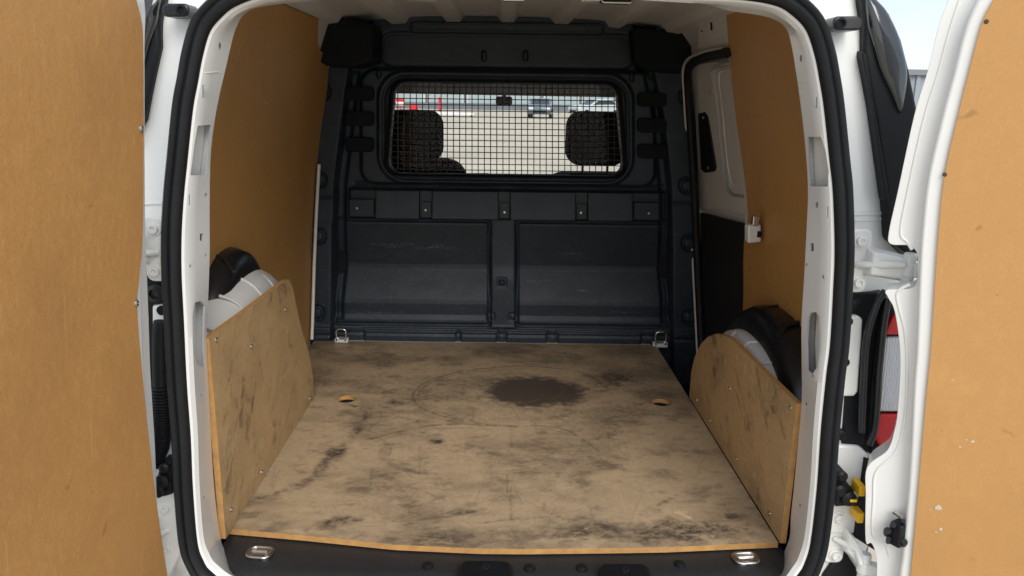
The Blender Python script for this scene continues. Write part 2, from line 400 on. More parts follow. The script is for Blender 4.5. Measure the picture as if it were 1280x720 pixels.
# jamb: rear-facing strip, fold, then the reveal running into the load bay
JL = [(283, 690), (275, 668), (267, 600), (261.5, 500), (258, 430), (260, 380), (262, 320), (262, 260), (263, 200), (267, 160), (273, 125), (281, 90), (288, 60), (294, 38), (305, 18), (330, 8), (420, -1)]
JR = [(860, 3), (908, 13), (943, 18), (967, 24), (983, 36), (990, 60), (996, 97), (1001, 133), (1007, 187), (1010, 240), (1008, 290), (1005, 350), (1002, 400), (1002, 450), (1002, 500), (996, 570), (989, 640), (982, 685)]
jamb_px = JL + [(640, -9)] + JR + [(940, 730), (640, 745), (320, 735)]
JY = -.01
JAMBR = resample(catmull([at(x, y, JY) for x, y in jamb_px], 8, True), 840, True)
inA = offs(SEAL, -.017, .0)
def near_loop(src, dst):
    """for every point of src the point of dst at the same bearing from the opening's middle"""
    ang = np.unwrap([math.atan2(p.z - .55, p.x) for p in dst]); a = np.array(ang)
    if a[-1] < a[0]: a = a[::-1]; dst = dst[::-1]
    X = np.array([p[:] for p in dst]); out = []
    for p in src:
        t = math.atan2(p.z - .55, p.x)
        while t < a[0]: t += 2 * math.pi
        while t > a[-1]: t -= 2 * math.pi
        if t < a[0]: t = a[0]
        out.append(Vector((float(np.interp(t, a, X[:, k])) for k in range(3))))
    return out
JB = near_loop(inA, JAMBR)
fold = []
for a, b in zip(inA, JB):
    # fold lies part-way across in the picture, near the rear plane
    q = a + (b - a) * .12; dirc = (CEN - a); dirc.y = 0; dirc.normalize(); q = a + dirc * .012; q.y = a.y + .016; fold.append(q)
def lerpl(A, B, t): return [a.lerp(b, t) for a, b in zip(A, B)]
rolled = []
for a, f in zip(inA, fold): rolled.append(a.lerp(f, .6) + Vector((0, -.005, 0)))
inner_lip = [b + (b - CEN).normalized() * .03 * Vector((1, 0, 1)).length / 1.414 for b in JB]
for p, b in zip(inner_lip, JB): p.y = b.y + .004
seq = [inA, rolled, fold, lerpl(fold, JB, .33), lerpl(fold, JB, .66), JB, inner_lip]
back = []
for l in reversed(seq):
    bl = []
    for p in l:
        o_ = (p - CEN); o_.y = 0; o_.normalize(); bl.append(p + o_ * .004 + Vector((0, .004, 0)))
    back.append(bl)
n_ = len(inA)
mbj = MB(); allv = seq + back; L_ = len(allv)
mbj.add([p for l in allv for p in l], [(i * n_ + k, i * n_ + (k + 1) % n_, ((i + 1) % L_) * n_ + (k + 1) % n_, ((i + 1) % L_) * n_ + k) for i in range(L_) for k in range(n_)])
jamb = part(mbj, 'rear_frame', [WHITE, PRIMER], smooth=28)
jb = bvh_of(jamb)
def jhit(px, py):
    l, n = hit(jb, px, py)
    if l is None: return None, None
    if n.dot(CAM - l) < 0: n = -n
    return l, n
cut = MB()
BACKS = []
def cutter(poly, depth=.03, back=0):
    pts = []; ns = Vector()
    for q in poly:
        l, n = jhit(*q)
        if l is None or l.y > .09: return
        pts.append(l); ns += n
    ns.normalize()
    if back:
        c_ = sum(pts, Vector()) / len(pts); BACKS.append(([c_ + (p - c_) * 1.12 - ns * back for p in pts], -ns * .002))
    cut.prism([p + ns * .012 for p in pts], -ns * (depth + .012))
cutter([(247, 157), (264, 156), (262, 180), (258, 219), (238, 219), (243, 180)], .03, .016)
cutter([(x, y) for x, y in ((1010, 171), (1026, 171), (1032, 188), (1036, 215), (1035, 233), (1013, 233), (1011, 200))], .03, .016)
cutter([(244, 378), (251, 376), (256, 382), (256, 455), (252, 459), (246, 455), (242, 440), (241, 395)], .03, .02)
cutter([(1013, 391), (1020, 390), (1024, 397), (1025, 430), (1022, 458), (1015, 468), (1009, 462), (1008, 425), (1010, 398)], .03, .02)
def ell(cx_, cy_, rx, ry, n=12): return [(cx_ + rx * math.cos(2 * math.pi * k / n), cy_ + ry * math.sin(2 * math.pi * k / n)) for k in range(n)]
for e in ((275, 58, 1.6, 5), (257.5, 244, 1.5, 3), (237.5, 333, 1.2, 2), (257.5, 319, 1.1, 2), (252, 494, 1, 1.6), (255, 622, 1, 2),
          (1001, 73, 1.6, 4.5), (1021, 256, 1.7, 4), (1008, 331, 1.1, 2), (1029, 346, 1.1, 2.4), (1008, 505, 1.2, 2), (1000, 632, 1, 2), (1016, 470, 1.2, 2)):
    cutter(ell(*e))
for (x0, y0, x1, y1) in ((250, 292, 254, 301), (1013, 304, 1017, 314), (253, 106, 254.6, 122), (1020, 121, 1021.6, 135), (1034, 258, 1035.4, 272), (236, 243, 237.4, 257)):
    cutter([(x0, y0), (x1, y0), (x1, y1), (x0, y1)])
co = cut.build('cutter', PRIMER, smooth=0)
bo = jamb.modifiers.new('holes', 'BOOLEAN'); bo.operation = 'DIFFERENCE'; bo.solver = 'EXACT'; bo.use_self = True; bo.object = co
dg = bpy.context.evaluated_depsgraph_get(); nm = bpy.data.meshes.new_from_object(jamb.evaluated_get(dg))
jamb.modifiers.clear(); jamb.data = nm; nm.shade_smooth(); nm.set_sharp_from_angle(angle=R(28)); bpy.data.objects.remove(co)
# inner pillar skin seen through the cut-outs
ib = [[p + (p - CEN).normalized() * .05 + Vector((0, .02, 0)) for p in l] for l in (lerpl(fold, JB, .0), JB, inner_lip)]
sub(MB().loft([l + [l[0]] for l in ib], closed=False), 'pillar_inner', WHITEIN, jamb)
for pts, v in BACKS: sub(MB().prism(pts, v), 'pillar_backing', WHITEIN, jamb)
# pressed details on the jamb: overlap seams and a swage ridge
def seam(pts, r, name='seam_bead', m=WHITE, out=.0):
    q = []
    for p in pts:
        l, n = jhit(*p)
        if l is not None and l.y < .1: q.append(l + n * out)
    if len(q) > 1: sub(MB().tube(catmull(q, 5), r, 8), name, m, jamb, smooth=60)
seam([(247, 89), (258, 91), (270, 90), (276, 91)], .0011)
seam([(998, 103), (1010, 104), (1022, 104), (1030, 103)], .0011)
# outer gutter: rear-facing pillar metal outside the seal
gut = [offs(SEAL, .014, .004), offs(SEAL, .024, .050), offs(SEAL, .034, .066), offs(SEAL, .065, .072), offs(SEAL, .095, .082), offs(SEAL, .13, .10), offs(SEAL, .20, .15)]
for l in gut:
    for p in l:
        lim = .90 if p.z < .7 else .90 - (p.z - .7) * .36
        p.x = max(-lim, min(lim, p.x))
gutter = part(MB().loft([l + [l[0]] for l in gut], closed=False), 'rear_pillar', WHITE, smooth=50)
gb = bvh_of(gutter)
def ghit(px, py):
    l, n = hit(gb, px, py)
    if l is not None and n.dot(CAM - l) < 0: n = -n
    return l, n
def gstrip(pts, r, m=WHITE, name='pressed_bead'):
    q = [ghit(*p)[0] for p in pts]; q = [p for p in q if p is not None]
    if len(q) > 1: sub(MB().tube(catmull(q, 4), r, 8), name, m, gutter, smooth=60)
gstrip([(1066, 268), (1085, 267), (1106, 266)], .004); gstrip([(1066, 276), (1085, 275), (1104, 273)], .003)
gstrip([(181, 255), (195, 254), (203, 254)], .004)

# --- sill tread plate
tl = [(270, 672), (284, 672), (980, 684), (992, 690)]
sill = MB()
yrow = [(.06, -.018), (-.02, -.018), (-.075, -.020), (-.100, -.024), (-.118, -.036), (-.13, -.06), (-.14, -.11)]
xl = np.linspace(-.655, .655, 200)
rib = lambda x: .0018 * (1 if (abs(x) > .545 and math.sin(abs(x) * 2 * math.pi / .021) > -.55) else 0)
sill.loft([[Vector((x, y - .022 * (1 - (x / .655) ** 2) + .01, z + (rib(x) if z > -.03 else 0))) for x in xl] for y, z in yrow], closed=False)
SILL = part(sill, 'sill_tread_plate', mat('tread_plastic', (.020, .022, .025), .42, bump=.35, bscale=700, var=.3, vscale=12), smooth=40)
sb_ = bvh_of(SILL)
def shit(px, py):
    l, n = hit(sb_, px, py)
    if l is None: l = atz(px, py, -.02); n = Vector((0, 0, 1))
    return l, (n if n.z > 0 else -n)
# tie-down eyes in the tread plate
for px, py, a in ((325, 693, -6), (932, 700, 6)):
    l, n = shit(px, py); rt = Matrix.Rotation(R(a), 3, 'Z'); l = Vector((l.x, l.y, -.017))
    cup = [l + rt @ Vector((x, y, .0015)) for x, y in rrect(-.026, -.019, .026, .019, .013)]
    t = sub(MB().prism(cup, (0, 0, -.004)), 'eye_recess', CHROME, SILL)
    ring = [l + rt @ Vector((x, y, .0045)) for x, y in rrect(-.027, -.020, .027, .020, .014, 6)]
    sub(MB().tube(ring, .0038, 10, True), 'tie_down_ring', CHROME, SILL, smooth=60)
    bar = MB().tube([l + rt @ Vector((-.018, .002, .006)), l + rt @ Vector((.018, .002, .006))], .0045, 8)
    bar.box(l + rt @ Vector((0, -.006, .004)), (.03, .008, .004), rt)
    sub(bar, 'tie_down_pivot', CHROME, SILL, smooth=60)
for px, py, w, d in ((607, 719, .118, .05), (782, 723, .114, .05)):
    l, n = shit(px, py); l = atz(px, py, -.012); l = Vector((l.x, l.y, -.02))
    o = sub(MB().prism([l + Vector((x, y, -.02)) for x, y in rrect(-w / 2, -.05, w / 2, .040, .022)], (0, 0, .042)), 'latch_cover', PLASTB, SILL, .010, 4)
    sub(MB().lathe(l + Vector((0, .010, .021)), (0, -.3, 1), [(.009, 0), (.009, .004), (.005, .0045), (.004, .001)], 14), 'latch_screw', PLASTB, SILL)
for px, py in ((535, 708), (662, 711), (727, 711), (850, 706)):
    l, n = shit(px, py)
    subi('trim_stud', PLUGM, l, n, SILL, (1.25, 1.25, 1.3))

# --- bulkhead as one moulded sheet
PLASTS = PLAST.copy(); PLASTS.name = 'charcoal_plastic_scuffed'
_nt = PLASTS.node_tree; _b = _nt.nodes['Principled BSDF']; _src = _b.inputs['Base Color'].links[0].from_socket
_at = _nt.nodes.new('ShaderNodeAttribute'); _at.attribute_name = 'scuff'; _mx = _nt.nodes.new('ShaderNodeMix'); _mx.data_type = 'RGBA'; _mx.inputs[7].default_value = (.16, .17, .18, 1)
_nt.links.new(_at.outputs['Fac'], _mx.inputs[0]); _nt.links.new(_src, _mx.inputs[6]); _nt.links.new(_mx.outputs[2], _b.inputs['Base Color'])
X0, X1, Z0, Z1 = 374., 884., 14., 506.
st = 1.15
gx = np.arange(X0, X1, st); gz = np.arange(Z0, Z1, st); PXg, PYg = np.meshgrid(gx, gz)
def rb(x0, y0, x1, y1, r):
    cx_, cy_ = (x0 + x1) / 2, (y0 + y1) / 2; ax = np.abs(PXg - cx_) - (x1 - x0) / 2 + r; ay = np.abs(PYg - cy_) - (y1 - y0) / 2 + r
    return np.hypot(np.maximum(ax, 0), np.maximum(ay, 0)) + np.minimum(np.maximum(ax, ay), 0) - r
ins = lambda s, w=1.6: 1 - sstep(-w, w, s)
line = lambda s, w=1.6: np.exp(-(s / w) ** 2)
H = np.zeros_like(PXg)
shear = (PXg - 620) * .012      # the picture is rolled a degree: level features follow it
PY0 = PYg.copy(); PYg = PYg - shear
Lx = np.interp(PYg, [60, 80, 140, 230, 420], [446, 440, 432, 421, 417]); Rx = np.interp(PYg, [60, 85, 140, 230, 420], [806, 814, 826, 836, 838])
flL = 1 - sstep(-2, 2, PXg - Lx); flR = sstep(-2, 2, PXg - Rx)
H += .045 * (flL + flR)
grv = (sstep(0, 3, PXg - Lx) * (1 - sstep(8, 14, PXg - Lx)) + sstep(0, 3, Rx - PXg) * (1 - sstep(8, 14, Rx - PXg)))
H -= .018 * grv * sstep(88, 96, PYg) * (1 - sstep(398, 404, PYg))
# upper field
upf = rb(452, 88, 818, 232, 20); H += .022 * ins(upf, 3)
H += .014 * ins(rb(474, 90, 790, 229, 34), 2.5)
H -= .010 * line(rb(481, 98, 783, 223, 28), 2.2)
H -= .012 * ins(rb(476, 42, 792, 84, 16), 3) ; H -= .006 * line(rb(476, 42, 792, 84, 16), 2)
H += .008 * line(rb(515, 30, 752, 41, 3), 1.5)
# deep upper corners
H -= .055 * ins(rb(386, 10, 462, 82, 8), 5) * 1.0; H -= .055 * ins(rb(796, 10, 880, 84, 8), 5)
# small clips
for x, y in ((605, 70), (657, 69), (475, 93), (788, 94)): H += .016 * ins(rb(x - 2.5, y - 6, x + 2.5, y + 6, 2), 1.2)
# seam above ledge
H -= .010 * line(PYg - 231, 1.6) * sstep(440, 446, PXg) * (1 - sstep(828, 834, PXg))
# ledge band
H += .026 * ins(rb(438, 237, 832, 273, 3), 1.8)
# lower fields, a concave scoop each
for a, b in ((419, 612), (646, 836)):
    s = rb(a, 277, b, 406, 5)
    prof_ = np.interp(PYg, [275, 283, 334, 340, 374, 380, 394, 399, 407], [.006, .0, -.042, -.041, .010, .013, .008, .016, .018])
    H += ins(s, 1.6) * (prof_ - .002) - .012 * line(s, 2.0)
mid = rb(613, 277, 645, 408, 2); H += .016 * ins(mid, 2) * sstep(330, 352, PYg)
# bottom strip with outlined pads
H += .012 * sstep(405, 409, PYg)
H -= .006 * line(PYg - 417, 1.4)
for a, b in ((455, 571), (575, 622), (632, 684), (696, 802)): H += .007 * ins(rb(a, 412, b, 432, 2), 1.2) - .007 * line(rb(a, 412, b, 432, 2), 1.5)
# button squares
for x, y, r in ((627.5, 352, 4.5), (613.5, 395, 4), (641, 395, 4)): H -= .006 * line(rb(x - r, y - r, x + r, y + r, 1), 1.3)
H += .008 * ins(rb(625, 349.5, 630, 354.5, 1), 1)
# U slots in the side flanges
for x, y in ((404, 118), (399, 226), (398, 296), (396, 391)): H -= .016 * line(rb(x - 24, y - 8, x + 10, y + 8, 7), 1.8)
for x, y in ((858, 118), (858, 228), (861, 299), (862, 391)): H -= .016 * line(rb(x - 10, y - 8, x + 24, y + 8, 7), 1.8)
H -= .008 * line(PYg - 248, 1.4) * flL; H -= .008 * line(PYg - 250, 1.4) * flR
H += (fbm(PXg / 60, PYg / 60, 3, 5) - .5) * .004
_px = PXg; PXg = 632 + (PXg - 632) / (1 - .062 * np.clip((219 - PYg) / 117, 0, 1)); hole = rb(484, 103.5, 780, 217.5, 16) < -1; PXg = _px
# metric positions
Mr = np.array(CROT); dirs = np.stack([(PXg - 640) / FPX, -(PY0 - 360) / FPX, -np.ones_like(PXg)], -1) @ Mr.T
tt = (YB - CAM.y) / dirs[..., 1]; Pm = np.array(CAM) + dirs * tt[..., None]
Pm[..., 1] = YB - H
nzr, nxr = PXg.shape
idx = np.arange(nzr * nxr).reshape(nzr, nxr)
q = np.stack([idx[:-1, :-1], idx[1:, :-1], idx[1:, 1:], idx[:-1, 1:]], -1).reshape(-1, 4)
hc = (hole[:-1, :-1] & hole[1:, 1:]).reshape(-1)
# keep the sheet inside the body section
wlim = np.interp(Pm[..., 2], _wz, _wx) + .03
redge = np.interp(PYg, [40, 85, 150, 230, 300, 400, 430, 500], [856, 850, 855, 860, 864, 868, 870, 874])
outm = (PXg > redge) | (np.abs(Pm[..., 0]) > wlim) | (Pm[..., 2] > 1.30); oc = (outm[:-1, :-1] & outm[1:, 1:]).reshape(-1)
q = q[~hc & ~oc]
me = bpy.data.meshes.new('bulkhead'); me.vertices.add(nzr * nxr); me.vertices.foreach_set('co', Pm.reshape(-1).astype(np.float32))
_sc = np.zeros_like(PXg)
for x0, x1, y, w in ((462, 470, 309, .8), (476, 516, 308, .8), (520, 566, 312, .8), (480, 500, 311, .6), (540, 556, 309, .6), (700, 730, 318, .5), (722, 735, 362, .7), (655, 690, 352, .4), (440, 500, 392, .5), (760, 800, 388, .5), (500, 560, 240, .5), (650, 700, 244, .5)):
    _sc = np.maximum(_sc, np.exp(-((PXg - (x0 + x1) / 2) / ((x1 - x0) / 2)) ** 4) * np.exp(-((PYg - y - (fbm(PXg / 9, PXg * 0, 2, int(x0)) - .5) * 3) / w) ** 2) * sstep(.35, .6, fbm(PXg / 3, PYg / 3, 3, 9)) * .7)
_sc = _sc + .05 * sstep(.5, .75, fbm(PXg / 14, PYg / 9, 5, 77, gain=.65)) + .10 * sstep(.62, .75, fbm(PXg / 3, PYg / 2, 3, 78)) * sstep(200, 400, PYg)
_sa = me.attributes.new('scuff', 'FLOAT', 'POINT'); _sa.data.foreach_set('value', np.clip(_sc, 0, 1).astype(np.float32).ravel())
me.loops.add(q.size); me.loops.foreach_set('vertex_index', q.reshape(-1).astype(np.int32)); me.polygons.add(len(q))
me.polygons.foreach_set('loop_start', np.arange(0, q.size, 4, dtype=np.int32)); me.update(calc_edges=True); me.validate()
bm = bmesh.new(); bm.from_mesh(me); bmesh.ops.delete(bm, geom=[v for v in bm.verts if not v.link_faces], context='VERTS'); bm.to_mesh(me); bm.free()
me.materials.append(PLASTS); me.shade_smooth()
BULK = bpy.data.objects.new('bulkhead', me); COL.objects.link(BULK); BULK.parent = VAN; BULK.matrix_parent_inverse = Matrix.Translation((0, 0, -GZ))
PYg = PY0
def sh(px, py): return py + (px - 620) * .012
def bpt(px, py, h=0.): return at(px, sh(px, py), YB) + Vector((0, -h, 0))
# window ring
def trap(x, y): return 632 + (x - 632) * (1 - .062 * (219 - y) / 117), y
wr = [bpt(*trap(x, y)) for x, y in rrect(482.5, 102, 781.5, 219, 18, 8)]
n = len(wr); ctr = bpt(632, 160)
def ringoff(l, d): return [p + (ctr - p).normalized() * d for p in l]
ringl = [(wr, .030), (ringoff(wr, -.006), .047), (ringoff(wr, .002), .052), (ringoff(wr, .009), .047), (ringoff(wr, .012), .02), (ringoff(wr, .012), -.02), (wr, -.02)]
loops = [[Vector((p.x, YB - h, p.z)) for p in l] for l, h in ringl]; loops.append(loops[0])
sub(MB().loft([l + [l[0]] for l in loops], closed=False), 'window_frame', PLASTB, BULK, smooth=50)
pane = [Vector((p.x, YB + .012, p.z)) for p in ringoff(wr, .004)]
sub(MB().prism(pane, (0, .004, 0)), 'window_pane', GLASS, BULK)
# wire grille
GRM = mat('grille_wire', (.035, .035, .038), .5)
bar_v = MB().tube([(0, 0, -.5), (0, 0, .5)], 1, 6).mesh('grille_bar', GRM)
xa, xb = 486.5, 778.5; za, zb = 106, 216
for k in range(38):
    x = xa + (xb - xa) * (k + .5) / 38
    ins_ = 0 if 504 < x < 760 else (6 if 494 < x < 770 else 9)
    if not 494 < x < 770: ins_ = 5 + (max(494 - x, x - 770) / 9 + .2) * 117 * .9
    a, b = bpt(x, min(za + ins_ - 3, 190), .018), bpt(x, zb - min(ins_, 9) + 3, .018)
    inst('grille_bar', bar_v, (a + b) / 2, BULK, orient(a - b), (.0019, .0019, (a - b).length))
for k in range(15):
    y = za + (zb - za) * (k + .5) / 15
    ins_ = 0 if 120 < y < 204 else (4 if 112 < y < 211 else 8)
    a, b = bpt(trap(xa + ins_ - 4, y)[0], y, .0205), bpt(trap(xb - ins_ + 4, y)[0], y, .0205)
    inst('grille_bar', bar_v, (a + b) / 2, BULK, orient(a - b, (0, 1, 0)), (.0019, .0019, (a - b).length))
# dark blocks for the pockets beside the window; their shade is in the colour
def bslab(x0, y0, x1, y1, h0, h1, r=2.5, name='moulded_block', bev=.004, m=PLAST):
    pts = [bpt(x, y, h0) for x, y in rrect(x0, y0, x1, y1, r, 3)]
    return sub(MB().prism(pts, (0, -(h1 - h0), 0)), name, m, BULK, bev, 3)
for y in (119, 150, 182): bslab(434, y - 9, 469, y + 9, -.01, .046, 5, 'pocket_shade_block', .006, SATIN)
for y in (122, 154, 186): bslab(795, y - 9, 831, y + 9, -.01, .046, 5, 'pocket_shade_block', .006, SATIN)
# ledge blocks
for a, b in ((472, 526), (541.5, 623), (637.5, 718), (733, 788)):
    pts = [bpt(a, 237.5, .02), bpt(b, 237.5, .02), bpt(b, 272, .02), bpt(a, 272, .02)]
    mb = MB(); top = .050; bot = .064
    f = [bpt(a, 237.5, top), bpt(b, 237.5, top), bpt(b, 272, bot), bpt(a, 272, bot)]
    mb.add(pts + f, [(0, 3, 2, 1), (4, 5, 6, 7), (0, 1, 5, 4), (1, 2, 6, 5), (2, 3, 7, 6), (3, 0, 4, 7)])
    sub(mb, 'ledge_block', PLAST, BULK, .004, 3)
for a, b in ((440, 470), (790, 820)): bslab(a, 249, b, 270, .02, .056, 2, 'ledge_boss')
for a, b in ((528, 540), (625, 636.5), (720, 732)): bslab(a, 252, b, 271, .02, .040, 1.5, 'ledge_slot_pad', .002)
for x, y in ((449, 260), (533, 262), (630.5, 263.5), (725, 263), (808, 262)):
    p = bpt(x, y, .0565 if x in (449, 808) else .0405); subi('ledge_screw', SCREW, p, (0, -1, .1), BULK, (1.1, 1.1, 1.1))
for pl in ([(378, 10), (430, 22), (466, 30), (466, 76), (440, 84), (408, 82), (378, 66)], [(790, 36), (830, 36), (872, 30), (880, 22), (873, 66), (858, 76), (852, 92), (812, 88), (794, 78)]):
    yc0 = 1.28 if pl[0][0] < 600 else YB - .12
    part(MB().prism([at(x, y, yc0) for x, y in pl], (0, YB - .02 - yc0, 0)), 'corner_shade_block', SATIN, .012, 3)  # near-black blocks stand for the recessed upper corners, shade put into the colour
part(MB().tube([atw(x, y, -1, -.014) + Vector((0, -.004, 0)) for x, y in ((390, 424), (391, 400), (393, 330), (396, 260), (399, 205))], .007, 8), 'pillar_edge', WHITE, smooth=60)
# filler above the bulkhead between roof and panel, dark headlining
part(MB().box((0, YB + .07, 1.2), (1.5, .02, .22)), 'bulkhead_backing', PLASTB)
for sx in (-1, 1): part(MB().box((sx * .76, YB + .06, .5), (.28, .02, 1.5)), 'bulkhead_side_backing', PLASTB)
# tie-down eyes at the foot of the bulkhead
for px, py, sc_ in ((427, 417, 1.), (825, 427, 1.12)):
    c = at(px, py, YB - .075); c = Vector((c.x, c.y, .014))
    P_ = MB().box(c + Vector((0, 0, -.010)), (.055 * sc_, .03, .022)); root = part(P_, 'floor_tie_down', WHITE, .004, 3)
    ring = [c + Vector((x, -.012, y)) for x, y in rrect(-.020 * sc_, .0, .020 * sc_, .042 * sc_, .012, 5)]
    sub(MB().tube(ring, .0042, 10, True), 'tie_down_ring', CHROME, root, smooth=60)
    for s_ in (-1, 1): sub(MB().lathe(c + Vector((s_ * .018 * sc_, -.014, -.004)), (0, -1, 0), [(.006, 0), (.005, .004)], 12), 'eye_bolt', CHROME, root)

# --- wheel arches
def arch(sg, cfg, cover, yc):
    """cfg: sections (x, height, half length)"""
    def sec(x, h, hl, e=2.3, n=40):
        out = []
        for k in range(n + 1):
            a = math.pi * k / n; c, s = math.cos(a), math.sin(a)
            out.append(Vector((sg * x, yc - hl * math.copysign(abs(c) ** (2 / e), c), -.02 + (h + .02) * abs(s) ** (2 / e))))
        return out
    o = part(MB().loft([sec(*c) for c in cfg], closed=False), 'wheel_arch', WHITEIN, smooth=60)
    for y in (-.24, -.14, -.02, .10):
        pts = []
        for (x, h, hl) in cfg[1:-1]:
            for dx in (0,): pts.append(Vector((sg * x, yc + y - (x - .66) * .5, -.02 + (h + .02) * (1 - abs(y / hl) ** 2.3) ** (1 / 2.3) - .002)))
        sub(MB().tube(catmull(pts, 4), .0042, 8), 'arch_rib', WHITEIN, o, smooth=60)
    oc = sub(MB().loft([sec(*c) for c in cover], closed=False), 'arch_cover', GLOSSB2, o, smooth=50)
    return o, oc
GLOSSB2 = mat('semi_gloss_black', (.012, .012, .014), .28, var=.3, vscale=30)
la, lac = arch(-1, [(.662, .40, .34), (.668, .462, .38), (.685, .492, .40), (.705, .512, .41), (.73, .525, .42), (.81, .53, .42)],
               [(.712, .50, .27), (.716, .540, .28), (.730, .575, .29), (.76, .588, .295), (.83, .592, .30)], .47)
ra, rac = arch(1, [(.662, .27, .30), (.668, .335, .345), (.68, .352, .36), (.70, .356, .365), (.81, .36, .37)],
               [(.700, .33, .355), (.704, .380, .38), (.718, .412, .39), (.75, .430, .395), (.83, .434, .40)], .47)
for sg, oc, h in ((-1, lac, .58), (1, rac, .428)):
    for y in ((.38,) if sg < 0 else (.34, .50)):
        sub(MB().tube([(sg * .72, y, h - .035), (sg * .745, y + .02, h - .004), (sg * .79, y + .035, h)], .008, 8), 'cover_rib', GLOSSB2, oc, smooth=60)

# --- side loading door on the right, behind the short wall panel
SD = part(MB().loft([[Vector((wx(z) + .045 - .0 * z, y, z)) for z in np.linspace(-.18, 1.14, 30)] for y in (.80, 1.56)], closed=False), 'side_door', WHITE)
# opening frame (white flange) and rubber seal
dpx = [(909, 66), (895, 68), (880, 72), (866, 79), (860, 92), (861, 120), (864, 170), (868, 240), (871, 310), (875, 390), (879, 470)]
dl = resample(catmull([atw(x, y, 1, -.012) for x, y in dpx], 8), 120)
sub(MB().tube(dl, .0155, 10), 'side_door_seal', RUBBER, SD, smooth=60)
dl2 = resample(catmull([atw(x - 6, y - 5, 1, -.012) for x, y in dpx], 8), 120)
sub(MB().tube(dl2, .0055, 8), 'door_flange', WHITEIN, SD, smooth=60)
def wslab(poly, off0, off1, name, m, bev=.004, parent=SD):
    A = [atw(x, y, 1, off1) for x, y in poly]; B = [p + Vector((off0 - off1, 0, 0)) for p in A]
    nn = len(A); mb = MB(); mb.add(A + B, [tuple(range(nn)), tuple(range(2 * nn - 1, nn - 1, -1))] + [(i, nn + i, nn + (i + 1) % nn, (i + 1) % nn) for i in range(nn)])
    return sub(mb, name, m, parent, bev, 3)
# pressed ring of the door inner panel, recessed field, handle plate and dark lower lining
wslab([(866, 80), (930, 72), (940, 250), (940, 270), (905, 262), (874, 262), (872, 200)], .045, .030, 'door_inner_panel', WHITE)
wslab([(895, 84), (930, 78), (940, 244), (915, 243), (907, 220), (900, 170)], .036, .024, 'pressed_field', WHITEIN, .006)
for _g in ([(930, 76), (905, 79), (893, 85), (890, 94), (896, 130), (902, 190), (907, 228), (914, 243), (932, 247)], [(930, 84), (908, 87), (899, 94), (903, 130), (908, 185), (913, 222), (920, 233), (932, 236)]):
    sub(MB().tube(catmull([atw(x, y, 1, .0235) for x, y in _g], 5), .0042, 8), 'recess_outline', PRIMER if _g[1][0] == 905 else WHITE, SD, smooth=60)  # outline tubes; the grey one paints the dark gap round the recess
wslab([(872, 142), (880, 140), (884, 146), (893, 208), (891, 214), (880, 216), (876, 212)], .034, .018, 'handle_plate', PLASTB, .004)
for x, y in ((879, 147), (885, 210)):
    p = atw(x, y, 1, .016); subi('plate_screw', SCREW, p, (-1, 0, 0), SD, (1.3, 1.3, 1.3))
wslab([(875, 266), (945, 284), (945, 520), (878, 520)], .045, .022, 'lower_lining', mat('matt_black_lining', (.010, .011, .013), .6, bump=.3, bscale=300))
wslab([(873, 22), (908, 12), (915, 62), (880, 68), (872, 72)], .02, .004, 'pillar_head', WHITEIN, .004)
for x, y in ((877, 43), (889, 33)): wslab([(x - 1.2, y - 5), (x + 1.2, y - 5), (x + 1.8, y + 5), (x - .8, y + 5)], .02, .0025, 'slot_hole', SATIN, 0)
p = atw(941, 291, 1, -.03)
ct = part(MB().box(p, (.04, .036, .055), Matrix.Rotation(R(-6), 3, 'Y')), 'door_catch', WHITE, .006, 3)
sub(MB().box(p + Vector((-.003, -.02, .04)), (.02, .018, .03)), 'catch_bracket', CHROME, ct, .003)
sub(MB().box(p + Vector((.012, -.024, .0)), (.012, .006, .018)), 'catch_slot', PLASTB, ct, .001)

# --- rear doors
HX, HY = .77, -.15
class DoorFrame:
    def __init__(s, sg, phi):
        s.sg = sg; c, n = math.cos(phi), math.sin(phi)
        s.sd = Vector((-sg * c, -n, 0)); s.nd = Vector((-sg * n, c, 0)); s.H = Vector((sg * HX, HY, 0))
    def w(s, S, N, Z): return s.H + s.sd * S + s.nd * (N + RS * Z) + Vector((0, 0, Z))
    def trace(s, px, py, N):
        nrm = s.nd - Vector((0, 0, RS)); p = atp(px, py, s.H + s.nd * N, nrm); return (p - s.H).dot(s.sd), p.z
    def slab(s, poly, N0, N1):
        A = [s.w(a, N1, z) for a, z in poly]; B = [s.w(a, N0, z) for a, z in poly]; nn = len(A)
        return MB().add(A + B, [tuple(range(nn)), tuple(range(2 * nn - 1, nn - 1, -1))] + [(i, nn + i, nn + (i + 1) % nn, (i + 1) % nn) for i in range(nn)])
def door(sg, phi, edge_px, lin_px, rim_px, width, hb, ztop=1.24, zbot=-.14):
    D = DoorFrame(sg, phi)
    NL = .070
    def curve(px, N, k=5):
        q = [Vector((*D.trace(x, y, N), 0)) for x, y in px]; return [(p.x, p.y) for p in catmull(q, k)]
    e = curve(edge_px, NL - .030)
    body = D.slab(e + [(width, zbot), (width, ztop)], -.025, NL - .030)
    o = part(body, 'rear_door', WHITE, .005, 3)
    r = curve(rim_px, NL - .004); sub(D.slab(r + [(width - .03, zbot + .03), (width - .03, ztop - .03)], NL - .034, NL - .004), 'inner_panel', WHITE, o, .006, 4)
    l = curve(lin_px, NL); sub(D.slab(l + [(width - .05, zbot + .05), (width - .05, ztop - .05)], NL - .0035, NL + .0025), 'door_lining', hb, o, .0006, 1)
    return D, o, NL
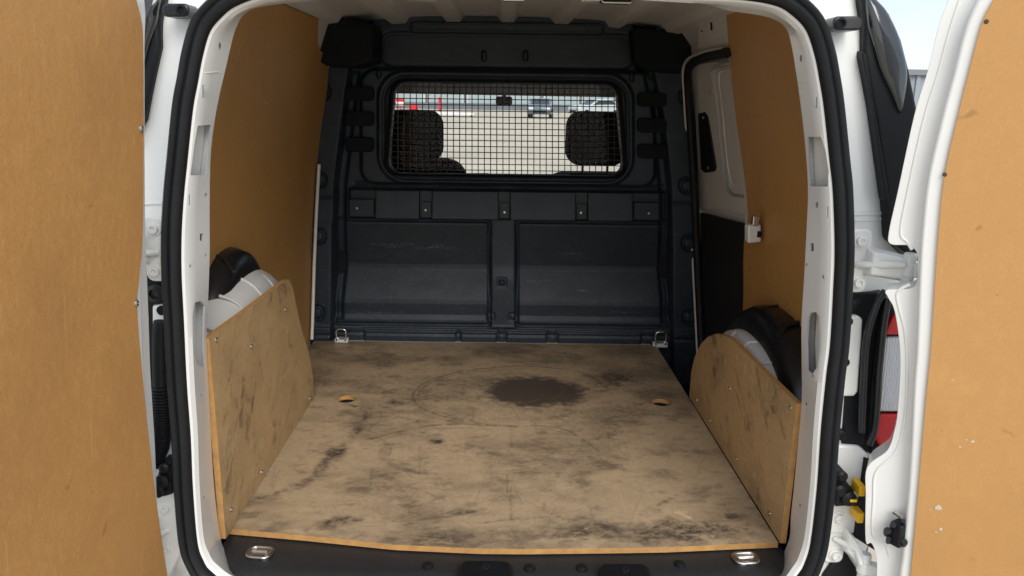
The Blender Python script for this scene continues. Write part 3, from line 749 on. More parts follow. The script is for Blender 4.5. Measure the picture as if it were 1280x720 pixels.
# left door, standing at about ninety degrees; its lining runs almost to the hinge edge
DL, LDOOR, NL = door(-1, R(90),
    [(176, -45), (181, -5), (183, 20), (182, 60), (182, 170), (183, 290), (185, 345), (187, 400), (189, 460), (192, 510), (195, 560), (198, 640), (203, 720), (207, 790)],
    [(150, -40), (166, -8), (175, 25), (177.5, 60), (178, 170), (177, 290), (173, 345), (170, 385), (176, 460), (185, 550), (196, 640), (208, 720), (216, 780)],
    [(168, -45), (174, -8), (180, 25), (180.5, 60), (181, 170), (180, 290), (178, 345), (178, 385), (181, 460), (187, 550), (194, 640), (202, 720), (210, 785)], .66, HB_DOOR)
for px, py in ((176, 161), (170, 379)):
    s_, z_ = DL.trace(px - 2, py, NL); subi('lining_screw', SCREW, DL.w(s_, NL + .003, z_), DL.nd, LDOOR, (1.3, 1.3, 1.2))
# right door, swung back to about a hundred and fifty
DR, RDOOR, NL = door(1, R(150),
    [(1196, -40), (1185, 0), (1173, 33), (1160, 87), (1143, 143), (1122, 240), (1111, 290), (1113, 305), (1136, 307), (1146, 316), (1147, 334), (1146, 354), (1136, 361), (1108, 363), (1110, 372), (1117, 385), (1122, 410), (1125, 440), (1125, 470), (1122, 515), (1118, 538), (1109, 563), (1084, 584), (1082, 620), (1082, 676), (1089, 679), (1094, 690), (1096, 706), (1095, 740), (1092, 775)],
    [(1262, -30), (1243, -2), (1228, 27), (1216, 70), (1197, 145), (1180, 222), (1172, 300), (1168, 360), (1163, 440), (1157, 500), (1147, 620), (1138, 720), (1133, 780)],
    [(1244, -36), (1222, 0), (1205, 40), (1192, 90), (1176, 150), (1159, 225), (1151, 300), (1148, 360), (1145, 440), (1142, 480), (1136, 600), (1128, 690), (1124, 720), (1119, 785)], .62, HB_DOOR2)
for px, py in ((1233, 27), (1181, 218)):
    s_, z_ = DR.trace(px, py, NL); subi('lining_screw', SCREWD, DR.w(s_, NL + .002, z_), DR.nd, RDOOR, (.75, .75, .6))
# pressed bead along the flange
bd = [(1200, 0), (1187, 40), (1172, 95), (1155, 150), (1135, 240), (1126, 290), (1134, 302), (1140, 312)]
bd2 = [(1138, 355), (1122, 365), (1124, 385), (1131, 412), (1134, 450), (1133, 500), (1128, 540), (1118, 567), (1095, 590), (1092, 625), (1091, 668), (1106, 678), (1112, 695)]
for b_ in (bd, bd2):
    pts = [DR.w(*[(lambda t: (t[0], NL - .0315, t[1]))(DR.trace(x, y, NL - .0315))][0]) for x, y in b_]
    sub(MB().tube(catmull(pts, 5), .0034, 8), 'flange_bead', WHITE, RDOOR, smooth=60)
# fluid paint marks on the right lining
MARK = mat('dried_filler', (.72, .62, .50), .8, var=.4, vscale=300)
def blot(px, py, r, k=9):
    s_, z_ = DR.trace(px, py, NL); pts = []
    for i in range(k):
        a = 2 * math.pi * i / k; rr = r * random.uniform(.55, 1.2); pts.append(DR.w(s_ + rr * math.cos(a), NL + .0027, z_ + rr * .8 * math.sin(a)))
    sub(MB().prism(pts, DR.nd * .0006), 'filler_smear', MARK, RDOOR, smooth=0)
for px, py, r in ((1173, 633, .0075), (1176, 660, .0040), (1170, 664, .0020), (1216, 551, .0035), (1200, 558, .0022), (1208, 549, .0020), (1190, 475, .002), (1163, 636, .002)): blot(px, py, r)
# door latch piece low on the right door
s_, z_ = DR.trace(1124, 661, NL - .03)
lt = sub(MB().box(DR.w(s_, NL - .012, z_), (.028, .026, .05), Matrix.Rotation(R(30), 3, 'Z')), 'door_latch', PLASTB, RDOOR, .004, 2)
for dx, dz, w_ in ((-.012, .016, .010), (.012, -.015, .010), (-.016, -.018, .008), (.004, .03, .007), (-.02, .0, .012)):
    sub(MB().tube([DR.w(s_ + dx, NL - .012, z_ + dz - .008), DR.w(s_ + dx, NL + .004, z_ + dz + .008)], w_ * .6, 8), 'latch_lug', PLASTB, RDOOR, smooth=60)
s2, z2 = DR.trace(1126, 640, NL - .03)
sub(MB().tube([DR.w(s2 - .012, NL - .02, z2), DR.w(s2 + .004, NL - .005, z2)], .004, 8), 'latch_stud', CHROME, RDOOR, smooth=60)

# --- hinges
def hinge(sg, bolts, D, drop, full=True):
    (x1, y1), (x2, y2) = bolts
    Yp = -.118
    b1, b2 = at(x1, y1, Yp + .02), at(x2, y2, Yp + .02); c = (b1 + b2) / 2; up = (b1 - b2)
    hh = up.length / 2 + .022
    pl = MB().prism([Vector((c.x + dx, Yp + .035, c.z + dz)) for dx, dz in rrect(-.022, -hh, .022, hh, .014)], (0, -.018, 0))
    o = part(pl, 'door_hinge', WHITE, .004, 3)
    for b in (b1, b2): subi('hinge_bolt', BOLT, Vector((b.x, Yp + .017, b.z)), (0, -1, 0), o)
    if not full: drop = 0
    zc = c.z - drop * .5; pz = c.z - drop
    pin = Vector((sg * HX, HY, pz))
    # cast arm: a tapering web from the plate to the pin
    a0 = [(Yp + .02, c.z + .030), (Yp - .010, c.z + .022), (Yp - .012, c.z - .016), (Yp + .02, c.z - .026)]
    secs = []
    for t, e in ((0, 0), (.35, .25), (.75, .7), (1, 1)):
        x = c.x + sg * .012 + (pin.x - c.x - sg * .012) * t
        yc_ = (Yp + .004) + (HY - Yp - .004) * e; zc_ = c.z - drop * e; hz = .030 + (.026 - .030) * t; hy = .017 - .006 * t
        secs.append([Vector((x, yc_ + a, zc_ + b)) for a, b in ((hy, hz), (-hy, hz * .82), (-hy * 1.05, -hz * .7), (hy, -hz))])
    mb = MB().loft([s + [s[0]] for s in secs], closed=False); k = len(mb.v); 
    mb.f += [(0, 1, 2, 3), (k - 2, k - 3, k - 4, k - 5)]; mb.m += [0, 0]
    sub(mb, 'hinge_arm', WHITE, o, .004, 3)
    # diagonal rib over the arm
    sub(MB().tube([Vector((c.x - sg * .005, Yp + .016, c.z - .006)), Vector((c.x + sg * .03, Yp - .022, c.z + .004 - drop * .3)), Vector((pin.x - sg * .012, HY - .010, pz + .012))], [.006, .008, .006], 8), 'arm_rib', WHITE, o, smooth=60)
    sub(MB().lathe(pin + Vector((0, 0, -.034)), (0, 0, 1), [(.011, 0), (.012, .003), (.012, .065), (.010, .068)], 18), 'hinge_pin', WHITE, o)
    # leaf on the door
    f = lambda S, N, z: D.w(S, N, z)
    zb = pz - 0
    kn = MB().tube([pin + Vector((0, 0, -.012)), pin + Vector((0, 0, .014))], .015, 16)
    kn.prism([f(-.004, -.012, pz - .012) - D.nd * RS * pz, f(.034, -.012, pz - .012) - D.nd * RS * pz, f(.034, .012, pz - .012) - D.nd * RS * pz, f(-.004, .012, pz - .012) - D.nd * RS * pz], (0, 0, .026))
    sub(kn, 'hinge_knuckle', WHITE, o, .003, 2)
    e = D.sd
    lf = [D.H + D.sd * .034 + D.nd * a + Vector((0, 0, pz + b)) for a, b in rrect(-.020, -.040, .026, .036, .010)]
    sub(MB().prism(lf, D.sd * .008), 'hinge_leaf', WHITE, o, .002, 2)
    for b in (.022, -.026): subi('leaf_bolt', BOLT, D.H + D.sd * .033 + D.nd * .004 + Vector((0, 0, pz + b)), -D.sd, o, (.8, .8, .8))
hinge(1, ((1074, 300), (1071, 352)), DR, .006); hinge(1, ((1047, 645), (1043, 692)), DR, .045)
hinge(-1, ((194, 285), (196, 338)), DL, .006); hinge(-1, ((208, 633), (211, 683)), DL, .03)

# --- corner lamps
def lamp(sg, poly, leaf=None, lenses=(), y0=-.108):
    A = [atr(x, y, y0) for x, y in poly]
    o = part(MB().prism(A, (0, .09, 0)), 'corner_lamp', PLASTB, .008, 3)
    if leaf:
        q = resample(catmull([atr(x, y, y0 - .004) for x, y in leaf], 6, True), 60, True); c_ = sum(q, Vector()) / len(q)
        rings = [[p + Vector((0, .015, 0)) for p in q], q] + [[p.lerp(c_, t) + Vector((0, -h, 0)) for p in q] for t, h in ((.05, .003), (.2, .006), (.45, .009), (.75, .011), (.99, .0115))]
        sub(MB().loft([r + [r[0]] for r in rings], closed=False), 'gloss_panel', GLOSSB, o, smooth=60)
    return o
lr = lamp(1, [(1079, -30), (1078, 0), (1082, 33), (1080, 67), (1086, 100), (1097, 157), (1107, 240), (1112, 300), (1150, 330), (1165, 250), (1160, 190), (1147, 135), (1138, 90), (1128, 50), (1113, 17), (1100, 3), (1090, -20)],
          [(1084, -6), (1086, 30), (1091, 55), (1100, 87), (1113, 115), (1125, 141), (1130, 128), (1134, 92), (1126, 52), (1112, 20), (1100, 4)])
sub(MB().prism([atr(x, y, -.117) for x, y in ((1079, 62), (1084, 70), (1113, 250), (1107, 252), (1090, 130), (1078, 70))], (0, .03, 0)), 'lamp_gasket', RUBBER, lr, .003)
ll = lamp(-1, [(165, -15), (206, -15), (204, 4), (199, 22), (199, 44), (200, 58), (193, 88), (186, 120), (180, 150), (150, 190), (150, 0)], [(170, -8), (199, -8), (197, 15), (194, 33), (187, 55), (178, 85), (165, 80)])
# lower lamp with lenses on the right
A = [atr(x, y, -.112) for x, y in ((1106, 372), (1112, 372), (1150, 380), (1150, 580), (1100, 580), (1086, 556), (1090, 480), (1097, 420))]
tl_ = part(MB().prism(A, (0, .10, 0)), 'tail_lamp', PLASTB, .004, 3)
def lens(poly, m, name): sub(MB().prism([atr(x, y, -.123) for x, y in poly], (0, .025, 0)), name, m, tl_, .005, 3)
lens([(1118, 394), (1128, 394), (1128, 419), (1106, 419)], REDLENS, 'red_lens')
lens([(1104, 422), (1140, 422), (1140, 515), (1097, 515)], CLEAR, 'clear_lens')
lens([(1097, 518), (1140, 518), (1140, 580), (1112, 570), (1102, 562), (1092, 545)], REDLENS, 'red_lens')
# dark recess and struts beside the lamp
part(MB().prism([atr(x, y, -.104) for x, y in ((1066, 366), (1108, 366), (1112, 380), (1098, 570), (1052, 556), (1056, 500), (1062, 430))], (0, .05, 0)), 'lamp_recess', PLASTB, .003)
for a in (((1107, 364), (1096, 380), (1084, 420), (1080, 470), (1077, 540)), ((1110, 372), (1104, 410), (1098, 470), (1094, 530), (1086, 556))):
    part(MB().tube(catmull([atr(x, y, -.128) for x, y in a], 6), .008, 8), 'lamp_strut', GLOSSB2, smooth=60)
o = part(MB().prism([atr(x, y, -.118) for x, y in ((1058, 396), (1074, 395), (1079, 399), (1078, 420), (1073, 490), (1068, 496), (1048, 496))], (0, .03, 0)), 'lamp_bracket', WHITE, .005, 3)
for x, y in ((1061, 402), (1057, 453)): subi('bracket_hole', MB().lathe((0, 0, 0), (0, 0, 1), [(.0085, -.002), (.0085, .0012)], 16).mesh('bracket_hole', SATIN), atr(x, y, -.119), (0, -1, .07), o)
subi('bracket_plug', PLUGM, atr(1069, 380, -.106), (0, -1, 0), o, (1.2, 1.2, 1.2)); subi('bracket_plug', PLUGM, atr(1051, 543, -.106), (0, -1, 0), o, (1.2, 1.2, 1.2))
# body below the lamp, dark corner of bumper, door check and its yellow clips
part(MB().prism([atr(x, y, -.112) for x, y in ((1046, 556), (1075, 558), (1086, 568), (1084, 600), (1078, 660), (1068, 668), (1030, 668), (1036, 610))], (0, .04, 0)), 'pillar_foot', WHITE, .006, 3)
part(MB().prism([atr(x, y, -.118) for x, y in ((1081, 572), (1096, 580), (1096, 690), (1068, 672), (1072, 640))], (0, .02, 0)), 'bumper_corner', PLASTB, .003)
ch = part(MB().prism([atr(x, y, -.150) for x, y in ((1043, 593), (1058, 590), (1059, 604), (1068, 613), (1070, 632), (1044, 634))], (0, .05, 0)), 'door_check', PLASTB, .004, 3)
for x, y, r in ((1051, 594, .012), (1049, 612, .014), (1060, 622, .016), (1068, 626, .009)): sub(MB().lathe(atr(x, y, -.152), (0, -1, 0), [(r, 0), (r, .008), (r * .6, .012)], 12), 'check_roller', PLASTB, ch)
for x, y in ((1073, 609), (1071, 642)): sub(MB().box(atr(x, y, -.140), (.014, .04, .024)), 'yellow_clip', YELLOW, ch, .003, 2)
sub(MB().box(atr(1066, 625, -.160), (.016, .01, .007)), 'yellow_clip', YELLOW, ch, .002, 2)
part(MB().prism([atr(x, y, -.10) for x, y in ((1030, 720), (1050, 690), (1066, 694), (1095, 720), (1095, 790), (1020, 790))], (0, .05, 0)), 'bumper_end', PLASTB, .006, 3)
# left counterparts: black recess, bracket, corrugated loom, door check
part(MB().prism([atr(x, y, -.108) for x, y in ((150, 346), (205, 346), (205, 543), (212, 545), (150, 545))], (0, .04, 0)), 'lamp_recess', PLASTB, .003)
o = part(MB().prism([atr(x, y, -.118) for x, y in ((190, 382), (206, 381), (210, 384), (212, 410), (190, 412))], (0, .02, 0)), 'lamp_bracket', WHITE, .004)
subi('bracket_hole', MB().lathe((0, 0, 0), (0, 0, 1), [(.010, -.002), (.010, .0012)], 16).mesh('bracket_hole', SATIN), atr(202, 388, -.119), (0, -1, .07), o)
loom = catmull([atr(x, y, -.140) for x, y in ((203, 402), (201, 420), (201, 470), (203, 510), (203, 540), (199, 562), (190, 580))], 30)
rad = [.0165 if i < len(loom) * .38 else (.0185 if i % 3 else .0150) for i in range(len(loom))]
part(MB().tube(loom, rad, 14), 'cable_conduit', PLASTB, smooth=50)
part(MB().prism([atr(x, y, -.112) for x, y in ((190, 545), (214, 545), (220, 600), (226, 690), (205, 735), (195, 735))], (0, .03, 0)), 'pillar_foot', WHITE, .005, 3)
ch = part(MB().prism([atr(x, y, -.148) for x, y in ((201, 578), (214, 577), (215, 590), (213, 600), (216, 618), (202, 622), (195, 600))], (0, .045, 0)), 'door_check', PLASTB, .004, 3)
for x, y, r in ((207, 583, .011), (204, 600, .015), (199, 612, .014)): sub(MB().lathe(atr(x, y, -.15), (0, -1, 0), [(r, 0), (r, .010), (r * .6, .013)], 12), 'check_roller', PLASTB, ch)
part(MB().lathe(atr(195, 366, -.112), (0, -1, 0), [(.02, 0), (.018, .01), (.010, .012), (.009, .004)], 18), 'rubber_grommet', GLOSSB2)
# upper door stops: black sockets
for pts in (((1042, 21), (1077, 20), (1078, 37), (1044, 38)), ((236, 5), (203, 4), (202, 20), (232, 21))):
    x0 = min(p[0] for p in pts); x1 = max(p[0] for p in pts); y0_ = min(p[1] for p in pts); y1_ = max(p[1] for p in pts)
    o = part(MB().prism([atr(x, y, RP0 + .012) for x, y in rrect(x0, y0_, x1, y1_, 7, 4)], (0, .05, 0)), 'door_stop', GLOSSB2, .004, 3)
    xc = x0 + 9 if x0 > 600 else x1 - 9
    sub(MB().lathe(atr(xc, (y0_ + y1_) / 2, RP0 + .008), (0, -1, 0), [(.010, 0), (.010, .004), (.006, .0045), (.005, -.002)], 16), 'stop_socket', SATIN, o)

# --- lamps and fittings tucked under the rear header
for x0, x1, y, m in ((503, 545, -1, WHITE), (628, 656, 0, PLASTB), (727, 752, 1, WHITE), (752, 790, 3, PLASTB)):
    a, b = at(x0, y, .30), at(x1, y, .30)
    z = (a.z + b.z) / 2; o = part(MB().box(((a.x + b.x) / 2, .32, z + .012), ((b - a).length, .05, .024)), 'header_fitting', m, .006, 3)
    if m is PLASTB:
        ring = [Vector(((a.x + b.x) / 2 + x, .295, z + .012 + zz)) for x, zz in rrect(-(b - a).length / 2, -.013, (b - a).length / 2, .013, .006)]
        sub(MB().tube(ring, .0025, 8, True), 'fitting_rim', CHROME, o, smooth=60)
    # short stalk holds the fitting against the roof
    sub(MB().box(((a.x + b.x) / 2, .33, (z + .03 + 1.30) / 2), (.02, .02, max(.01, 1.30 - z - .03))), 'fitting_stalk', WHITEIN, o)

# --- cab in front of the bulkhead
def seat(name, px0, px1, py0, py1, Y, gap):
    c0, c1 = at(px0, py0, Y), at(px1, py1, Y); cx_ = (c0.x + c1.x) / 2; w = abs(c1.x - c0.x); top = max(c0.z, c1.z); bot = min(c0.z, c1.z)
    o = part(MB().prism([Vector((cx_ + x, Y + .06, z)) for x, z in rrect(-w / 2, bot, w / 2, top, .07, 6)], (0, .11, 0)), name, SEATM, .03, 4)
    bt = bot - gap
    sub(MB().prism([Vector((cx_ + x, Y + .03, z)) for x, z in rrect(-.25, bt - .62, .25, bt, .10, 6)], (0, .16, 0)), 'seat_back', SEATM, o, .04, 4)
    sub(MB().prism([Vector((cx_ + x, Y + .1, z)) for x, z in rrect(-.26, bt - .80, .26, bt - .60, .05, 4)], (0, .5, 0)), 'seat_cushion', SEATM, o, .03, 3)
    for s_ in (-1, 1): sub(MB().tube([Vector((cx_ + s_ * .06, Y + .11, bt - .03)), Vector((cx_ + s_ * .06, Y + .11, bot + .03))], .006, 8), 'headrest_post', PLASTB, o)
seat('cab_seat', 478, 552, 137, 205, 2.02, -.015); seat('cab_seat', 711, 786, 139, 210, 2.02, .035)
part(MB().loft([[Vector((x, y, z)) for x in np.linspace(-.68, .68, 12)] for y, z in ((2.75, .30), (2.72, .46), (2.78, .51), (3.1, .49), (3.5, .40), (3.9, .28), (4.05, .1), (4.08, -.3))], closed=False), 'dashboard_and_bonnet', PLASTB, smooth=40)
# windscreen frame: header with visors, raked pillars, glass
WSt, WSb = at(632, 118, 2.35).z, .52
part(MB().loft([[Vector((x, y, z)) for x in (-.72, -.3, .3, .72)] for y, z in ((YB + .1, 1.27), (1.9, 1.25), (2.25, WSt + .05), (2.38, WSt - .005), (2.42, WSt + .01), (2.38, WSt + .06), (2.2, 1.3))], closed=False), 'headlining', mat('cab_headlining', (.16, .15, .14), .9), smooth=40)
for sg in (-1, 1):
    a, b = Vector((sg * .60, 2.38, WSt)), Vector((sg * .78, 3.2, WSb))
    part(MB().tube([a, b, b + Vector((0, 0, -.5))], .04, 10), 'windscreen_pillar', PLASTB)
    part(MB().box((sg * .82, 2.4, .15), (.06, 1.7, .85)), 'cab_door', WHITE)
part(MB().add([(-.6, 2.385, WSt), (.6, 2.385, WSt), (.78, 3.2, WSb), (-.78, 3.2, WSb)], [(0, 1, 2, 3)]), 'windscreen', GLASS)
c = at(630, 126, 2.42)
mi = part(MB().box(c, (.085, .03, .045)), 'cab_mirror', PLASTB, .012, 3); sub(MB().tube([c, c + Vector((0, -.01, .07))], .012, 8), 'mirror_stem', PLASTB, mi)

# ------------------------------------------------------------------ loose boards in the load bay
def set_attr(me, name, arr):
    a = me.attributes.new(name, 'FLOAT', 'POINT'); a.data.foreach_set('value', np.clip(arr, 0, 1).astype(np.float32).ravel())
# floor board
T = .014
nx, ny = 470, 500
U, V = np.meshgrid(np.linspace(0, 1, nx), np.linspace(0, 1, ny))
xL, xR = -.79, .643
fx = xL + (xR - xL) * U
_ne = [atz(x, y, 0) for x, y in ((283, 661), (385, 670), (494, 681), (600, 686), (660, 686.5), (740, 685.5), (834, 684), (912, 680.5), (972, 678))]
near = np.interp(fx, [p.x for p in _ne], [p.y for p in _ne])
fy = near + (1.462 - near) * V
warp1 = fbm(fx * 9, fy * 9, 4, 11) - .5; warp2 = fbm(fx * 9 + 40, fy * 9 + 9, 4, 12) - .5
wxx = fx + warp1 * .05; wyy = fy + warp2 * .05
stain = np.zeros_like(fx); pale = np.zeros_like(fx)
ragged = fbm(fx * 34, fy * 46, 6, 21, gain=.68); grit = fbm(fx * 75, fy * 110, 5, 22, gain=.7)
def fpt(px, py): p = atz(px, py, 0); return p.x, p.y
def blob(px, py, rx, ry, s, ang=0, soft=.5, rag=.8):
    global stain
    x0, y0 = fpt(px, py); x1, y1 = fpt(px + rx, py); x2, y2 = fpt(px, py - ry); ra, rb_ = abs(x1 - x0), abs(y2 - y0)
    dx, dy = (fx if rag < .3 else wxx) - x0, (fy if rag < .3 else wyy) - y0; c, s_ = math.cos(R(ang)), math.sin(R(ang)); d = np.hypot((dx * c + dy * s_) / ra, (-dx * s_ + dy * c) / rb_)
    v = (1 - sstep(1 - soft, 1 + soft * .6, d + (ragged - .5) * rag * 1.8)) * s
    if rag > .3: v = v * (.45 + .75 * sstep(.36, .62, grit))
    stain = 1 - (1 - stain) * (1 - v)
blob(668, 489, 64, 17.5, .95, soft=.22, rag=.29); blob(672, 490, 56, 14, .55, soft=.5); blob(650, 486, 50, 15, .4, soft=.6); blob(668, 489, 82, 24, .30, soft=.6)
for b in ((769, 473, 30, 8, .85), (825, 490, 30, 9, .42), (775, 440, 36, 7, .45), (823, 592, 20, 7, .45), (875, 615, 15, 9, .40), (846, 664, 74, 13, .85), (923, 647, 13, 6, .75),
          (729, 604, 13, 8, .42), (729, 667, 52, 14, .75), (700, 521, 16, 4, .45), (819, 565, 14, 5, .4), (422, 565, 17, 8, .95), (404, 580, 9, 10, .55), (497, 503, 12, 4, .8),
          (543, 550, 12, 4.5, .9), (425, 652, 24, 9, .8), (510, 617, 24, 10, .35), (481, 454, 18, 6, .5), (552, 671, 34, 9, .75), (581, 642, 36, 5, .75), (443, 533, 8, 14, .5),
          (485, 567, 7, 10, .35), (398, 470, 24, 14, .42), (400, 440, 24, 10, .35), (640, 668, 34, 9, .35), (690, 640, 22, 6, .25), (620, 605, 14, 12, .28), (560, 600, 30, 12, .2),
          (790, 470, 60, 14, .25), (600, 440, 120, 9, .22), (800, 435, 26, 8, .38), (500, 640, 50, 16, .22), (880, 560, 40, 16, .14), (470, 600, 40, 20, .18), (700, 560, 60, 12, .12), (900, 668, 40, 8, .3)):
    blob(*b[:5], soft=.7)
def stroke(pts, wpx, s, rag=.5, closed=False):
    global stain
    P = catmull([Vector((*fpt(x, y), 0)) for x, y in pts], 14); w = wpx * .0019
    A = np.array([[p.x, p.y] for p in P])
    bb = (fx > A[:, 0].min() - .06) & (fx < A[:, 0].max() + .06) & (fy > A[:, 1].min() - .06) & (fy < A[:, 1].max() + .06)
    X = fx[bb] + warp1[bb] * .022; Y = fy[bb] + warp2[bb] * .022; d = np.full(X.shape, 9.)
    for i in range(len(A) - 1):
        a, b = A[i], A[i + 1]; e = b - a; L2 = (e ** 2).sum() + 1e-12; t = np.clip(((X - a[0]) * e[0] + (Y - a[1]) * e[1]) / L2, 0, 1)
        d = np.minimum(d, np.hypot(X - a[0] - t * e[0], Y - a[1] - t * e[1]))
    v = np.exp(-(d / w) ** 2) * s * 1.25 * sstep(.50 - .25 / (rag + .3) * .5, .60, .5 * ragged[bb] + .5 * grit[bb])
    stain[bb] = 1 - (1 - stain[bb]) * (1 - np.clip(v, 0, 1))
stroke([(598, 530), (552, 520), (522, 505), (520, 488), (545, 472), (600, 461), (660, 458), (715, 463), (745, 474), (760, 486)], 3.0, .60, .45)
stroke([(590, 526), (556, 517), (527, 503), (526, 488), (548, 474), (602, 464), (662, 461), (712, 466)], 1.5, .45, .4)
stroke([(604, 533), (548, 524), (515, 507), (513, 487), (541, 470), (598, 457)], 1.4, .30, .6)
stroke([(535, 500), (530, 485), (560, 470), (610, 465)], 1.6, .35, .6)
stroke([(458, 550), (490, 542), (520, 535), (560, 531), (600, 531), (645, 533)], 3.0, .62, .5)
stroke([(470, 553), (500, 544), (545, 536), (590, 535)], 1.6, .35, .6)
stroke([(640, 536), (641, 548), (638, 558)], 3.2, .4, .8)
stroke([(430, 506), (452, 512), (455, 524), (445, 540), (425, 562), (405, 578), (388, 600), (350, 615), (320, 624), (300, 630)], 6.0, .6, .9)
stroke([(430, 506), (470, 512), (478, 522), (460, 535), (470, 540), (520, 528)], 1.4, .42, .5)
stroke([(640, 590), (638, 620), (640, 650)], 2.0, .38, .6); stroke([(632, 592), (634, 618)], 1.2, .4); stroke([(612, 592), (650, 590)], 1.5, .5)
stroke([(560, 522), (620, 531), (692, 534), (720, 545), (750, 565)], 1.8, .5, .4); stroke([(690, 520), (712, 528)], 1.5, .5); stroke([(470, 545), (490, 560), (486, 575)], 1.6, .45)
stroke([(395, 440), (450, 432), (520, 428)], 1.8, .4); stroke([(445, 440), (440, 470), (425, 485)], .8, -.0)
stroke([(540, 668), (600, 655), (660, 648), (700, 646)], 2.2, .4, .9); stroke([(800, 642), (845, 622), (850, 620)], 3.0, .45, .9); stroke([(690, 660), (760, 668), (800, 676)], 2, .4, .9)
for _ in range(70):
    x, y = random.uniform(300, 960), 430 + 240 * random.random() ** .7; L1 = random.uniform(6, 40); an = random.gauss(0, .5)
    stroke([(x, y), (x + L1 * .5 * math.cos(an), y + L1 * .3 * math.sin(an)), (x + L1 * math.cos(an), y + L1 * .5 * math.sin(an) + random.uniform(-3, 3))], random.uniform(.5, 1.6), random.uniform(.12, .4))
# general grime: blotchy
g1 = fbm(fx * 5, fy * 8, 6, 31, gain=.6); g2 = fbm(fx * 18, fy * 30, 6, 32, gain=.65); g3 = fbm(fx * 90, fy * 140, 4, 33, gain=.6)
g4 = fbm(wxx * 13 + 7, wyy * 22, 7, 34, gain=.66); g5 = fbm(wxx * 6 + 2, wyy * 9, 7, 35, gain=.62)
smear = fbm(fx * 7 + warp2, fy * 55 + warp1 * 6, 6, 36, gain=.66)
gr = .34 * sstep(.42, .68, g1) + .26 * sstep(.50, .66, g2) * sstep(.35, .62, g1) + .22 * sstep(.54, .72, g3) + .34 * sstep(.545, .67, g4) * sstep(.40, .60, g2)
gr += .30 * sstep(.52, .66, smear) * sstep(.42, .58, g5) * (1 - sstep(.06, .26, fy)) + .16 * sstep(.56, .68, smear) * sstep(.5, .62, g5)
for lv in (.47, .56): gr += .38 * np.exp(-((g5 - lv) / .0042) ** 2) * sstep(.48, .62, fbm(fx * 6 + 50, fy * 8, 4, 37)) * sstep(.35, .55, ragged)
gr += .06 * sstep(.5, 1.45, fy) + .10 * sstep(.35, .6, fbm(fx * 2.2, fy * 2.2, 4, 38))  # slightly darker overall towards the bulkhead, plus broad blotches
pale += .22 * sstep(.60, .74, fbm(wxx * 16 + 21, wyy * 30 + 5, 6, 42, gain=.65)) * (1 - sstep(.2, 1.0, fy)) + .2 * sstep(.66, .74, g3) * (1 - sstep(.1, .8, fy))
wearn = sstep(.56, .74, fbm(fx * 12 + 3, fy * 30 + 5, 5, 41, gain=.6)) * (1 - sstep(.0, .16, fy)) * .35
pale += wearn
stain = 1 - (1 - stain) * (1 - np.clip(gr, 0, .8) * .85)
def scratch(pts, wpx, s):
    global pale
    P = catmull([Vector((*fpt(x, y), 0)) for x, y in pts], 10); A = np.array([[p.x, p.y] for p in P]); d = np.full(fx.shape, 9.)
    bb = (fx > A[:, 0].min() - .03) & (fx < A[:, 0].max() + .03) & (fy > A[:, 1].min() - .03) & (fy < A[:, 1].max() + .03); X, Y = fx[bb], fy[bb]; d = np.full(X.shape, 9.)
    for i in range(len(A) - 1):
        a, b = A[i], A[i + 1]; e = b - a; t = np.clip(((X - a[0]) * e[0] + (Y - a[1]) * e[1]) / ((e ** 2).sum() + 1e-12), 0, 1); d = np.minimum(d, np.hypot(X - a[0] - t * e[0], Y - a[1] - t * e[1]))
    pale[bb] = np.maximum(pale[bb], np.exp(-(d / (wpx * .0019)) ** 2) * s)
scratch([(845, 641), (853, 643), (862, 647)], 2.4, .95); scratch([(846, 640), (858, 640)], 1.2, .7); scratch([(620, 672), (640, 674)], 1.5, .4)
for _ in range(46):
    x, y = random.uniform(310, 960), random.uniform(445, 685); L1 = random.uniform(3, 26); an = random.uniform(-1, 1.5)
    scratch([(x, y), (x + L1 * math.cos(an), y + L1 * math.sin(an) * .6)], random.uniform(.4, .8), random.uniform(.12, .45))
for _ in range(150):
    x, y = random.uniform(310, 950), random.uniform(440, 685); L1 = random.uniform(8, 60); an = random.gauss(1.45, .35) if random.random() < .65 else random.gauss(.1, .3)
    pts = [(x, y), (x + L1 * math.cos(an) * .5 + random.uniform(-1, 1), y + L1 * math.sin(an) * .35), (x + L1 * math.cos(an), y + L1 * math.sin(an) * .7)]
    if random.random() < .5: scratch(pts, random.uniform(.35, .7), random.uniform(.08, .26))
    else: stroke(pts, random.uniform(.6, 1.3), random.uniform(.15, .38), .4)
fz = np.zeros_like(fx) + (fbm(fx * 3, fy * 3, 3, 51) - .5) * .002
# finger holes
holes = [fpt(433, 499), fpt(826, 503)]; HR = .031
keep = np.ones(nx * ny, bool)
for hx, hy in holes:
    d = np.hypot(fx - hx, fy - hy); inn = d < HR; keep &= ~inn.ravel()
idx = np.arange(nx * ny).reshape(ny, nx); q = np.stack([idx[:-1, :-1], idx[:-1, 1:], idx[1:, 1:], idx[1:, :-1]], -1).reshape(-1, 4)
behind = ((fx < -.662) & (fy < .86)).ravel()
q = q[keep[q].any(1) & ~behind[q].any(1)]
for hx, hy in holes:
    dx, dy = fx - hx, fy - hy; d = np.hypot(dx, dy); inn = d < HR; s_ = np.where(inn, HR / np.maximum(d, 1e-6), 1); fx = np.where(inn, hx + dx * s_, fx); fy = np.where(inn, hy + dy * s_, fy)
co = np.stack([fx, fy, fz], -1).reshape(-1, 3)
me = bpy.data.meshes.new('plywood_floor'); me.vertices.add(len(co)); me.vertices.foreach_set('co', co.astype(np.float32).ravel())
me.loops.add(q.size); me.loops.foreach_set('vertex_index', q.ravel().astype(np.int32)); me.polygons.add(len(q)); me.polygons.foreach_set('loop_start', np.arange(0, q.size, 4, dtype=np.int32)); me.update(calc_edges=True)
